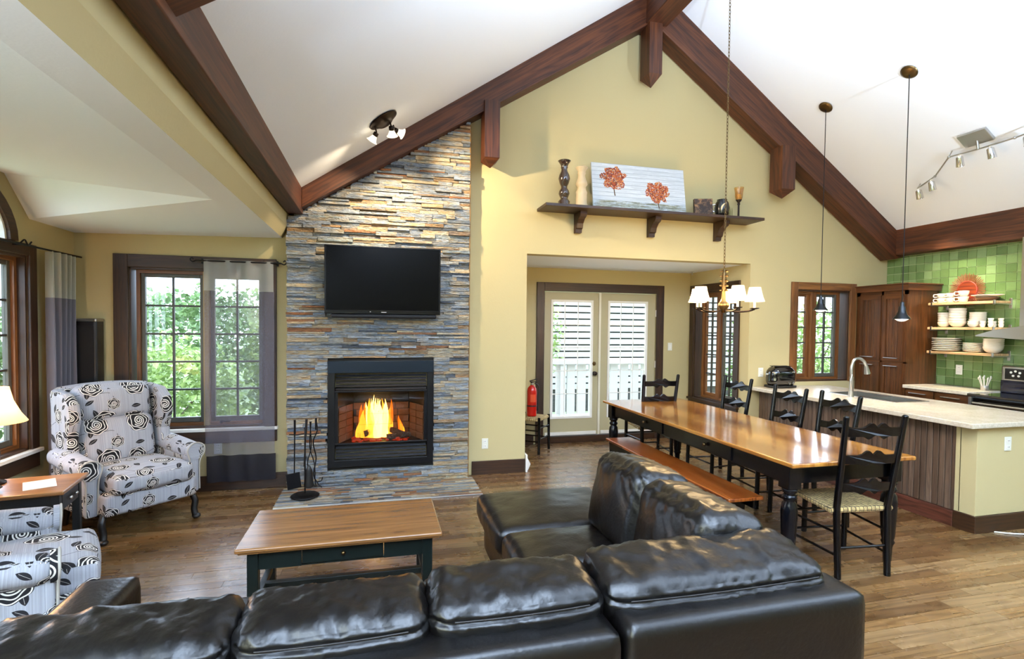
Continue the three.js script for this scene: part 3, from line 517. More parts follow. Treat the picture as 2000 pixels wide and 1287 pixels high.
  cushion(1.29, 1.6, 0.4, 0.845, -2.45, -1.88, 0, -0.2, 71, true); cushion(1.28, 1.6, 0.4, 0.865, -2.99, -2.44, 0, -0.2, 93, true);
  for (const [x, z] of [[-1.06, -1.58], [-1.06, -2.36], [0.7, -1.58], [1.66, -1.58], [1.66, -2.9], [0.8, -3.56], [1.48, -3.56], [0.8, -2.52]]) part('leg', cy(0.02, 0.028, 0.07, x, 0.035, z), M.black, s);
}
// ---- flowered wing chairs
function canvasTex(W, H, draw, sx = 1, sy = 1) {
  const c = document.createElement('canvas'); c.width = W; c.height = H; draw(c.getContext('2d'), W, H);
  const t = new THREE.CanvasTexture(c); t.colorSpace = THREE.SRGBColorSpace; t.wrapS = t.wrapT = THREE.RepeatWrapping; t.repeat.set(1 / sx, 1 / sy); return t;
}
{
  const print = canvasTex(1024, 1024, (x, W) => {
    x.fillStyle = '#9c9ea4'; x.fillRect(0, 0, W, W);
    for (let i = 0; i < 260; i++) { x.fillStyle = pick(['#93959b', '#a9abb0', '#8c8d92']); x.fillRect(0, rnd() * W, W, rr(1, 3)); }
    const wrap = (fn) => { for (const dx of [-W, 0, W]) for (const dy of [-W, 0, W]) { x.save(); x.translate(dx, dy); fn(); x.restore(); } };
    const rose = (cx, cyy, r, a0) => wrap(() => {
      x.save(); x.translate(cx, cyy); x.rotate(a0);
      const blob = (k, ph, lobes, amp) => { x.beginPath(); for (let i = 0; i <= 60; i++) { const t = i / 60 * 2 * PI, q = k * (1 + amp * Math.sin(lobes * t + ph)); x[i ? 'lineTo' : 'moveTo'](Math.cos(t) * q, Math.sin(t) * q); } x.closePath(); };
      x.fillStyle = '#0f0e12'; blob(r, 0, 6, 0.06); x.fill();
      x.strokeStyle = '#dedbd2'; x.lineJoin = 'round';
      x.lineWidth = r * 0.075; blob(r * 0.93, 0.4, 6, 0.06); x.stroke(); blob(r * 0.7, 1.4, 5, 0.07); x.stroke();
      x.lineWidth = r * 0.09; x.beginPath(); for (let i = 0; i <= 120; i++) { const t = i / 120, q = r * (0.06 + 0.46 * t), a = t * 5.2 * PI; x[i ? 'lineTo' : 'moveTo'](Math.cos(a) * q, Math.sin(a) * q * 0.95); } x.stroke();
      x.restore();
    });
    const leaf = (cx, cyy, L, a) => wrap(() => { x.save(); x.translate(cx, cyy); x.rotate(a); x.fillStyle = '#131217'; x.beginPath(); x.moveTo(0, 0); x.bezierCurveTo(L * 0.3, -L * 0.38, L * 0.7, -L * 0.3, L, 0); x.bezierCurveTo(L * 0.7, L * 0.22, L * 0.3, L * 0.3, 0, 0); x.fill(); x.strokeStyle = '#a9a69e'; x.lineWidth = 3; x.beginPath(); x.moveTo(L * 0.1, 0); x.lineTo(L * 0.85, -4); x.stroke(); x.restore(); });
    const stem = (...p) => wrap(() => { x.strokeStyle = '#17161a'; x.lineWidth = 5; x.beginPath(); x.moveTo(p[0], p[1]); x.bezierCurveTo(...p.slice(2)); x.stroke(); });
    stem(220, 240, 330, 420, 420, 330, 560, 500); stem(760, 180, 700, 330, 880, 420, 820, 620); stem(300, 700, 420, 560, 480, 820, 640, 860); stem(560, 500, 640, 600, 760, 520, 930, 600); stem(120, 930, 160, 840, 60, 800, 240, 690); stem(880, 900, 1010, 860, 960, 1000, 1100, 960);
    [[420, 190, 110, 0.6], [520, 420, 120, -0.7], [330, 470, 100, 2.2], [930, 400, 110, 0.4], [640, 280, 110, 2.6], [480, 820, 120, 0.3], [150, 470, 100, -1.2], [930, 160, 100, 1.5], [700, 660, 110, 2.2], [60, 660, 100, 0.2], [820, 780, 100, -0.5], [380, 960, 110, 0.8], [640, 980, 90, -2.4], [1000, 640, 90, 1.0]].forEach(([a, b, L, t]) => leaf(a, b, L * 1.25, t));
    rose(220, 230, 150, 0.3); rose(740, 180, 125, 1.2); rose(560, 560, 145, 2.0); rose(230, 740, 135, 0.8); rose(900, 520, 105, 2.8); rose(760, 860, 145, 1.7); rose(470, 960, 80, 0.1); rose(990, 960, 80, 0.9); rose(470, 60, 85, 2.2);
  }, 0.6, 0.6);
  M.roses = std({ map: print, roughness: 0.9, bumpMap: bumpFine, bumpScale: 0.0012 });
  M.piping = std({ color: col('#a9a59b'), roughness: 0.9 });
  const arm = thing('wing_chair', 'rose patterned wing armchair in the nook corner in front of the curtain', 'armchair', [-1.97, 0, -4.91], PI / 4, 'flowered wing armchairs');
  const pr = M.roses, puff = (a, f, o) => (x, y, z) => a * (vn(x * f + o + 40, y * f + z * f + 40, 256, 256, 6) - 0.5);
  part('body', [sb(-0.33, 0.33, 0.2, 0.37, -0.36, 0.38, 0.025, { n: [16, 6, 16] })], pr, arm);
  part('seat_cushion', [sb(-0.29, 0.29, 0.355, 0.5, -0.24, 0.43, 0.045, { n: [20, 8, 22], bulge: [0, 0.03, 0.015], disp: puff(0.012, 9, 2) })], pr, arm);
  part('backrest', [place(soft(0.72, 0.86, 0.12, 0.05, { n: [18, 20, 6], bulge: [0, 0.03, 0.02] }), 0, 0.68, -0.4, -0.17)], pr, arm);
  part('back_cushion', [place(soft(0.55, 0.4, 0.18, 0.07, { n: [20, 14, 10], bulge: [0, 0, 0.04], disp: puff(0.016, 8, 7) }), 0, 0.66, -0.25, -0.17)], pr, arm);
  part('headrest_cushion', [place(soft(0.57, 0.32, 0.2, 0.09, { n: [20, 14, 10], bulge: [0, 0.02, 0.04], disp: puff(0.018, 8, 11) }), 0, 0.965, -0.32, -0.17)], pr, arm);
  for (const k of [-1, 1]) {
    part('wing', place(ext([[-0.2, 0], [0.12, 0], [0.1, 0.14], [0.16, 0.3], [0.13, 0.42], [0.02, 0.5], [-0.2, 0.52]], -0.045, 0.045, [], V(0, 1, 0), 0.03), k * 0.335, 0.58, -0.23, 0, PI / 2 * -1, 0).applyMatrix4(new THREE.Matrix4()), pr, arm);
    part('arm', [sb(k * 0.36 - 0.055, k * 0.36 + 0.055, 0.2, 0.56, -0.34, 0.25, 0.035, { n: [8, 14, 20] }), place(soft(0.15, 0.13, 0.6, 0.06, { n: [10, 10, 20], bulge: [0.01, 0.01, 0.01] }), k * 0.375, 0.57, -0.03, 0.08), place(fin(new THREE.CylinderGeometry(0.072, 0.072, 0.03, 20), V(0, 1, 0)), k * 0.375, 0.55, 0.265, PI / 2), sb(k * 0.365 - 0.045, k * 0.365 + 0.045, 0.2, 0.53, 0.22, 0.27, 0.02, { n: [6, 10, 4] })], pr, arm);
    part('arm_piping', tube([[k * 0.33, 0.22, 0.272], [k * 0.325, 0.47, 0.276], [k * 0.305, 0.57, 0.282], [k * 0.36, 0.622, 0.282], [k * 0.43, 0.6, 0.282], [k * 0.445, 0.54, 0.282], [k * 0.41, 0.47, 0.276], [k * 0.405, 0.22, 0.272]], 0.006, 40, 6), M.piping, arm);
    part('leg', tube([[k * 0.31, 0.22, 0.31], [k * 0.335, 0.15, 0.335], [k * 0.325, 0.08, 0.335], [k * 0.33, 0.035, 0.345]], 0.026, 16, 8), M.black, arm);
    part('foot', sph(0.034, k * 0.333, 0.022, 0.352, 1, 0.65, 1.1), M.black, arm);
    part('leg', rod([k * 0.3, 0.22, -0.32], [k * 0.31, 0, -0.37], 0.026, 0.018), M.black, arm);
  }
  dup(arm, [-1.81, 0, -2.98], 116 * PI / 180, 'rose patterned wing armchair cut by the left edge of the picture, beside the sofa arm');
}
// ---- end table with lamp
{
  M.tableTop = phy({ map: wood(0x6b4220, 0xb98a52, 15, { rings: 4, sx: 1.6, sy: 0.4, ring: 0.15 }), roughness: 0.28, clearcoat: 0.3, clearcoatRoughness: 0.25 });
  M.darkPaint = std({ color: col('#12171a'), roughness: 0.4 });
  const t = thing('end_table', 'small dark end table with wooden top between the two flowered armchairs', 'end table', [-2.22, 0, -3.96], 0.16);
  part('tabletop', rb(0.62, 0.025, 0.46, 0.008, 0, 0.5875, 0), M.tableTop, t);
  part('apron', [b2(-0.27, 0.27, 0.44, 0.575, -0.19, -0.17), b2(-0.27, 0.27, 0.44, 0.575, 0.17, 0.19), b2(-0.27, -0.25, 0.44, 0.575, -0.17, 0.17)], M.darkPaint, t);
  const d = part('drawer', rb2(0.25, 0.275, 0.455, 0.565, -0.14, 0.14, 0.005), M.darkPaint, t); part('knob', [sph(0.013, 0.29, 0.51, 0.05), sph(0.013, 0.29, 0.51, -0.05)], M.steel, d);
  for (const [a, b] of [[-1, -1], [-1, 1], [1, -1], [1, 1]]) part('leg', rb2(a * 0.255 - 0.022, a * 0.255 + 0.022, 0, 0.575, b * 0.175 - 0.022, b * 0.175 + 0.022, 0.004), M.darkPaint, t);
  part('lower_shelf', rb(0.52, 0.018, 0.36, 0.004, 0, 0.15, 0), M.darkPaint, t);
  tag(part('paper_sheet', place(fin(new THREE.BoxGeometry(0.16, 0.002, 0.22)), -2.1, 0.602, -3.97, 0, 0.5)  , M.white), 'white paper sheet lying on the end table', 'paper');
  const b = thing('dark_dish', 'small dark ornament dish at the left edge on the end table', 'dish', [-2.3, 0.6, -3.82]);
  part('bowl', lathe([[0, 0], [0.04, 0], [0.05, 0.01], [0.08, 0.03], [0.075, 0.035], [0.04, 0.015], [0, 0.012]]), M.black, b);
  part('stones', [sph(0.022, 0.02, 0.035, 0.01), sph(0.02, -0.02, 0.034, 0.015), sph(0.021, 0, 0.036, -0.022)], M.black, b);
  const l = thing('table_lamp', 'table lamp with a lit cream bell shade on the end table', 'lamp', [-2.4, 0.6, -4.04]);
  part('base', lathe([[0, 0], [0.075, 0], [0.075, 0.012], [0.03, 0.03], [0.02, 0.06], [0.045, 0.13], [0.05, 0.2], [0.03, 0.28], [0.013, 0.32], [0.013, 0.4], [0, 0.4]]), M.bronze, l);
  M.shade = phy({ color: col('#e8d3a4'), roughness: 1, transmission: 0.5, thickness: 0, emissive: col('#ffb060'), emissiveIntensity: 0.25 });
  part('shade', lathe([[0.185, 0.395], [0.15, 0.45], [0.115, 0.53], [0.095, 0.62]], 0, 0, 0, 32), M.shade, l);
  part('bulb', sph(0.03, 0, 0.48, 0), std({ color: 0x111111, emissive: col('#ffcf90'), emissiveIntensity: 6 }), l);
  part('finial', [sph(0.012, 0, 0.65, 0), rod([0, 0.5, 0], [0, 0.64, 0], 0.003)], M.bronze, l);
  point(l, [0, 0.48, 0], '#ffc27a', 1.2, 1.5);
}
// ---- coffee table
{
  const t = thing('coffee_table', 'low coffee table with honey brown top on dark green legs', 'coffee table', [-0.185, 0, -3.283]);
  M.darkGreen = std({ color: col('#0c1512'), roughness: 0.4 });
  M.coffeeTop = phy({ map: wood(0x5f3f20, 0x96683a, 19, { rings: 4, sx: 1.5, sy: 0.35, patch: 0.3, ring: 0.15 }), roughness: 0.27, clearcoat: 0.35, clearcoatRoughness: 0.2 });
  part('tabletop', [rb(1.09, 0.026, 0.615, 0.01, 0, 0.447, 0), rb(1.06, 0.012, 0.59, 0.005, 0, 0.43, 0)], M.coffeeTop, t);
  part('apron', [b2(-0.48, 0.48, 0.32, 0.425, -0.25, -0.23), b2(-0.48, -0.22, 0.32, 0.425, 0.23, 0.25), b2(0.22, 0.48, 0.32, 0.425, 0.23, 0.25), b2(-0.48, -0.46, 0.32, 0.425, -0.23, 0.23), b2(0.46, 0.48, 0.32, 0.425, -0.23, 0.23), b2(-0.22, 0.22, 0.32, 0.328, 0.22, 0.245)], M.darkGreen, t);
  const d = part('drawer', rb2(-0.217, 0.217, 0.331, 0.423, 0.225, 0.252, 0.004), M.darkGreen, t); part('knob', [sph(0.012, 0, 0.377, 0.266), cy(0.005, 0.005, 0.016, 0, 0.377, 0.256, PI / 2)], M.brass, d);
  for (const [a, b] of [[-1, -1], [-1, 1], [1, -1], [1, 1]]) part('leg', rb2(a * 0.465 - 0.028, a * 0.465 + 0.028, 0, 0.425, b * 0.235 - 0.028, b * 0.235 + 0.028, 0.004), M.darkGreen, t);
  part('stretcher', rb2(-0.465, 0.465, 0.1, 0.135, -0.02, 0.02, 0.004), M.darkGreen, t);
  for (const a of [-1, 1]) part('stretcher', rb2(a * 0.465 - 0.018, a * 0.465 + 0.018, 0.1, 0.135, -0.21, 0.21, 0.004), M.darkGreen, t);
}
// ---- curtains on their rods, speaker
{
  function sheet(u0, u1, y0, y1, waves, amp, ph, taper = 0) {     // hanging cloth with folds, a few millimetres thick
    const nx = 60, ny = 12, pos = [], at = (i, j, o) => { const t = i / nx, y = lerp(y0, y1, j / ny), u = lerp(u0, u1, t) + Math.sin(y * 3 + ph) * taper; return [u, y, amp * Math.sin(t * waves * 2 * PI + ph + 0.3 * Math.sin(y * 2)) + amp * 0.35 * Math.sin(t * waves * 5.3 + y) + o]; };
    for (let i = 0; i < nx; i++) for (let j = 0; j < ny; j++) pos.push(...at(i, j, 0), ...at(i + 1, j, 0), ...at(i + 1, j + 1, 0), ...at(i, j, 0), ...at(i + 1, j + 1, 0), ...at(i, j + 1, 0));
    let g = new THREE.BufferGeometry(); g.setAttribute('position', new THREE.Float32BufferAttribute(pos, 3)); g = mergeVertices(g, 1e-5); g.computeVertexNormals(); return fin(g, V(0, 1, 0), false);
  }
  const weave = dataTex(128, 128, (u, v) => grey(0.5 + 0.25 * Math.sin(u * 64 * PI) + 0.25 * Math.sin(v * 64 * PI)), false, 0.06, 0.06);
  const cloth = (c, o, tr) => phy({ color: col(c), roughness: 0.95, transparent: o < 1, opacity: o, transmission: tr, thickness: 0, bumpMap: weave, bumpScale: 0.0004 });
  const c = thing('sheer_curtain', 'sheer grey banded curtain panel over the right half of the nook window', 'curtain', [0, 0, -5.585]);
  part('top_band', sheet(-1.615, -1.0, 1.955, 2.25, 3.5, 0.012, 0.5), cloth('#c4c5c0', 0.42, 0), c);
  part('middle_band', sheet(-1.61, -0.995, 0.36, 1.955, 3.5, 0.012, 0.5), cloth('#74737f', 0.5, 0), c);
  part('bottom_band', sheet(-1.6, -0.985, 0.1, 0.36, 3.5, 0.012, 0.5), cloth('#1b1a22', 0.93, 0), c);
  const r = thing('curtain_rod', 'black scrolled curtain rod over the nook window', 'curtain rod', [0, 2.238, -5.58]);
  part('rod', rod([-1.68, 0, 0], [-0.93, 0, 0], 0.008), M.iron, r);
  for (const [x, k] of [[-1.68, -1], [-0.93, 1]]) part('finial', tube([[x, 0, 0], [x + k * 0.03, -0.012, 0], [x + k * 0.05, 0.01, 0], [x + k * 0.035, 0.028, 0], [x + k * 0.022, 0.014, 0]], 0.006, 24), M.iron, r);
  for (const x of [-1.64, -0.97]) part('bracket', [rod([x, 0, 0], [x, 0, -0.055], 0.006), rb(0.02, 0.05, 0.008, 0.002, x, 0, -0.051)], M.iron, r);
  const k = thing('curtain', 'grey two tone curtain gathered at the right side of the arched window', 'curtain', [-2.6, 0, 0], PI / 2);   // local x -> -z
  part('top_band', sheet(5.06, 5.45, 1.84, 2.215, 4.5, 0.035, 1), cloth('#a6a698', 1, 0.25), k);
  part('lower_band', sheet(5.06, 5.45, 0.12, 1.84, 4.5, 0.035, 1, 0.0), cloth('#6c6a74', 1, 0.25), k);
  const r2 = thing('curtain_rod', 'black curtain rod above the arched window at the left wall', 'curtain rod', [-2.6, 2.225, 0]);
  part('rod', rod([0, 0, -5.56], [0, 0, -3.0], 0.008), M.iron, r2);
  for (const z of [-4.78, -5.53]) part('bracket', [rod([0, 0, z], [-0.095, 0, z], 0.006), rb(0.008, 0.05, 0.02, 0.002, -0.094, 0, z)], M.iron, r2);
  part('scroll', tube([[0.01, 0.01, -4.72], [0.012, 0.035, -4.76], [0.012, 0.0, -4.8], [0.012, 0.03, -4.84]], 0.006, 20), M.iron, r2);
  const s = thing('tower_speaker', 'tall black tower speaker with silver top edge in the nook corner', 'speaker', [-2.57, 0, -5.565]);
  part('cabinet', rb(0.22, 1.63, 0.15, 0.02, 0, 0.845, 0), std({ color: col('#0d1016'), roughness: 0.35 }), s);
  part('grille', rb(0.19, 1.5, 0.012, 0.005, 0, 0.86, 0.072), std({ color: col('#0a0b0f'), roughness: 0.8 }), s);
  part('top_trim', rb(0.222, 0.03, 0.155, 0.012, 0, 1.66, 0), M.steel, s);
  part('foot', rb(0.22, 0.03, 0.16, 0.01, 0, 0.015, 0), M.black, s);
}

// ================================================================ DINING
{
  M.navy = phy({ color: col('#06080e'), roughness: 0.25, specularIntensity: 0.6, clearcoat: 0.1, clearcoatRoughness: 0.15 });
  M.diningTop = phy({ map: wood(0x7c4514, 0xc48a3c, 27, { rings: 4, sx: 1.8, sy: 0.5, patch: 0.45, pore: 0.35, ring: 0.3 }), roughness: 0.2, clearcoat: 0.7, clearcoatRoughness: 0.1 });
  const t = thing('dining_table', 'long dining table with glossy honey top and dark turned legs', 'dining table', [3.11, 0, -4.28]);
  part('tabletop', rb(1.03, 0.03, 2.96, 0.01, 0, 0.757, 0, 0, 0, 0, 2, V(0, 0, 1)), M.diningTop, t);
  part('apron', [b2(-0.45, -0.43, 0.61, 0.742, -1.36, 1.36), b2(0.43, 0.45, 0.61, 0.742, -1.36, 1.36), b2(-0.43, 0.43, 0.61, 0.742, -1.38, -1.36), b2(-0.43, 0.43, 0.61, 0.742, 1.36, 1.38)], M.navy, t);
  for (const [z0, z1] of [[-0.86, -0.22], [0.17, 0.8]]) {
    const d = part('drawer', rb2(-0.462, -0.44, 0.62, 0.735, z0, z1, 0.004), M.navy, t);
    part('knob', [sph(0.016, -0.482, 0.68, (z0 + z1) / 2), cy(0.007, 0.007, 0.02, -0.468, 0.68, (z0 + z1) / 2, 0, 0, PI / 2)], M.brass, d);
  }
  const legP = [[0, 0], [0.026, 0], [0.03, 0.1], [0.036, 0.12], [0.044, 0.135], [0.036, 0.15], [0.042, 0.17], [0.05, 0.3], [0.054, 0.42], [0.048, 0.47], [0.034, 0.49], [0.042, 0.5], [0.05, 0.515], [0.042, 0.53], [0.032, 0.54], [0.048, 0.555], [0.05, 0.57], [0.044, 0.58], [0, 0.58]];
  for (const [a, b] of [[-1, -1], [-1, 1], [1, -1], [1, 1]]) part('leg', [lathe(legP, a * 0.425, 0, b * 1.36, 20), rb(0.1, 0.165, 0.1, 0.005, a * 0.425, 0.66, b * 1.36)], M.navy, t);

  const b = thing('dining_bench', 'long low bench with reddish wood seat beside the dining table', 'bench', [2.51, 0, -4.14]);
  M.benchTop = phy({ map: wood(0x5a2408, 0x9c531d, 33, { rings: 4, sx: 1.6, sy: 0.3 }), roughness: 0.25, clearcoat: 0.5, clearcoatRoughness: 0.15 });
  part('seat', rb(0.29, 0.026, 2.04, 0.008, 0, 0.442, 0, 0, 0, 0, 2, V(0, 0, 1)), M.benchTop, b);
  part('apron', [b2(-0.125, -0.11, 0.35, 0.43, -0.95, 0.95), b2(0.11, 0.125, 0.35, 0.43, -0.95, 0.95)], M.navy, b);
  for (const k of [-1, 1]) part('leg_panel', ext([[-0.13, 0], [-0.06, 0], [-0.045, 0.05], [0, 0.09], [0.045, 0.05], [0.06, 0], [0.13, 0], [0.1, 0.2], [0.115, 0.35], [0.108, 0.43], [-0.108, 0.43], [-0.115, 0.35], [-0.1, 0.2]], k * 0.85 - 0.014, k * 0.85 + 0.014, [], V(0, 1, 0), 0.003), M.navy, b);
  part('stretcher', rb(0.03, 0.07, 1.7, 0.004, 0, 0.16, 0), M.navy, b);

  // ladder back chairs with woven rush seats; local front is +z
  M.chairBlack = phy({ color: col('#050609'), roughness: 0.22, specularIntensity: 0.6, clearcoat: 0.12, clearcoatRoughness: 0.12 });
  const rush = canvasTex(512, 512, (x, W) => {
    x.fillStyle = '#2c2618'; x.fillRect(0, 0, W, W);
    for (let i = 0; i < 12; i++) for (let j = 0; j < 12; j++) { const o = (i + j) % 2, q = 512 / 12; for (let k = 0; k < 4; k++) { const s = 150 + rnd() * 80; x.fillStyle = `rgb(${s + 26 | 0},${s - 4 | 0},${s * 0.66 | 0})`; if (o) x.fillRect(i * q + 2, j * q + 4 + k * 9, q - 4, 7); else x.fillRect(i * q + 4 + k * 9, j * q + 2, 7, q - 4); } }
  }, 0.36, 0.36);
  M.rush = std({ map: rush, roughness: 0.9, bumpMap: rush, bumpScale: 0.004 });
  function slat(y, z, w) {
    const n = 40, top = [], bot = [];
    for (let i = 0; i <= n; i++) { const t = i / n * 2 - 1, hump = Math.exp(-Math.pow((Math.abs(t) - 0.2) / 0.17, 2)) - 0.25 * Math.exp(-Math.pow(t / 0.06, 2)), dip = Math.exp(-Math.pow(t / 0.5, 2)); top.push([t * w, 0.03 + 0.03 * hump + 0.006 * dip]); bot.push([t * w, -0.03 + 0.014 * dip - 0.03 * Math.exp(-Math.pow((Math.abs(t) - 0.26) / 0.14, 2)) * 0.8]); }
    const g = ext([...top, ...bot.reverse()], -0.007, 0.007, [], V(1, 0, 0)), p = g.attributes.position;
    for (let i = 0; i < p.count; i++) p.setZ(i, p.getZ(i) - 0.02 * (1 - Math.pow(p.getX(i) / w, 2)));
    g.computeVertexNormals(); return g.rotateX(-0.13).translate(0, y, z);
  }
  function chair(label, pos, turn) {
    const c = thing('dining_chair', label, 'chair', pos, turn, 'ladder back dining chairs'), m = M.chairBlack;
    for (const k of [-1, 1]) {
      part('back_post', [rod([k * 0.185, 0, -0.22], [k * 0.19, 0.46, -0.2], 0.021, 0.023, 10), rod([k * 0.19, 0.46, -0.2], [k * 0.215, 1.08, -0.29], 0.023, 0.019, 10), sph(0.019, k * 0.2155, 1.082, -0.29, 1, 0.7, 1, 8)], m, c);
      part('front_leg', [rod([k * 0.22, 0, 0.2], [k * 0.22, 0.475, 0.19], 0.02, 0.021, 10), sph(0.021, k * 0.22, 0.477, 0.19, 1, 0.5, 1, 8)], m, c);
      for (const y of [0.15, 0.3]) part('side_rung', rod([k * 0.187, y, -0.21], [k * 0.22, y, 0.195], 0.009), m, c);
    }
    for (const y of [0.18, 0.32]) part('front_rung', rod([-0.22, y, 0.195], [0.22, y, 0.195], 0.009), m, c);
    part('back_rung', rod([-0.187, 0.2, -0.21], [0.187, 0.2, -0.21], 0.009), m, c);
    [[0.61, -0.222], [0.8, -0.25], [0.985, -0.277]].forEach(([y, z], i) => part('slat', slat(y, z, 0.19 + i * 0.008), m, c));
    const s = ext([[-0.235, 0.2], [0.235, 0.2], [0.2, -0.21], [-0.2, -0.21]].map(([a, b]) => [a, -b]), -0.02, 0.02, [], V(1, 0, 0), 0.016); s.rotateX(PI / 2); part('rush_seat', s.translate(0, 0.447, 0), M.rush, c);
    return c;
  }
  const F = -PI / 2;   // facing -x
  const c0 = chair('ladder back dining chair at the near end of the table, its back to the camera', [3.15, 0, -2.97], PI - 0.1);
  dup(c0, [3.24, 0, -5.8], 0.06, 'ladder back dining chair at the far table end before the French doors');
  dup(c0, [3.67, 0, -5.1], F - 0.02, 'ladder back dining chair in front of the alcove side window');
  dup(c0, [3.57, 0, -4.24], F + 0.08, 'middle ladder back chair of the row facing the bench');
  dup(c0, [3.59, 0, -3.7], F + 0.1, 'ladder back dining chair in the row nearest the sink faucet');

  const st = thing('rush_stool', 'small black stool with a woven rush seat holding the fire extinguisher', 'stool', [1.97, 0, -6.62], -0.68);
  for (const [a, b2_] of [[-1, -1], [-1, 1], [1, -1], [1, 1]]) part('leg', [rod([a * 0.18, 0, b2_ * 0.18], [a * 0.175, 0.47, b2_ * 0.175], 0.018, 0.018, 10)], M.chairBlack, st);
  for (const y of [0.16, 0.3]) for (const k of [-1, 1]) { part('rung', rod([-0.18, y, k * 0.18], [0.18, y, k * 0.18], 0.009), M.chairBlack, st); part('rung', rod([k * 0.18, y + 0.03, -0.18], [k * 0.18, y + 0.03, 0.18], 0.009), M.chairBlack, st); }
  part('rush_seat', rb(0.37, 0.04, 0.37, 0.016, 0, 0.44, 0), M.rush, st);
  const fe = thing('fire_extinguisher', 'red fire extinguisher standing on the rush stool', 'fire extinguisher', [1.965, 0.461, -6.6]);
  const red = phy({ color: col('#b51208'), roughness: 0.25, clearcoat: 0.5 });
  part('cylinder', lathe([[0, 0], [0.06, 0], [0.064, 0.01], [0.064, 0.33], [0.055, 0.37], [0.03, 0.4], [0.02, 0.41], [0, 0.41]]), red, fe);
  part('strap', lathe([[0.066, 0.13], [0.066, 0.145], [0.064, 0.145], [0.064, 0.13]], 0, 0, 0), M.black, fe);
  part('label_plate', place(fin(new THREE.CylinderGeometry(0.0648, 0.0648, 0.1, 20, 1, true, -0.6, 1.2)), 0, 0.24, 0), std({ color: col('#c8451f'), roughness: 0.4 }), fe);
  part('valve', [cy(0.018, 0.018, 0.05, 0, 0.43, 0), rb(0.11, 0.012, 0.02, 0.004, 0.02, 0.475, 0, 0, 0, 0.25), rb(0.1, 0.012, 0.02, 0.004, 0.02, 0.45, 0)], M.iron, fe);
  part('gauge', [cy(0.016, 0.016, 0.012, 0, 0.425, 0.022, PI / 2)], M.steel, fe);
  part('hose', tube([[0.03, 0.43, 0.01], [0.075, 0.41, 0.02], [0.085, 0.33, 0.02], [0.078, 0.2, 0.03], [0.074, 0.14, 0.03]], 0.009, 24), M.black, fe);
  part('nozzle', rod([0.074, 0.14, 0.03], [0.074, 0.07, 0.03], 0.009, 0.014), M.black, fe);
}

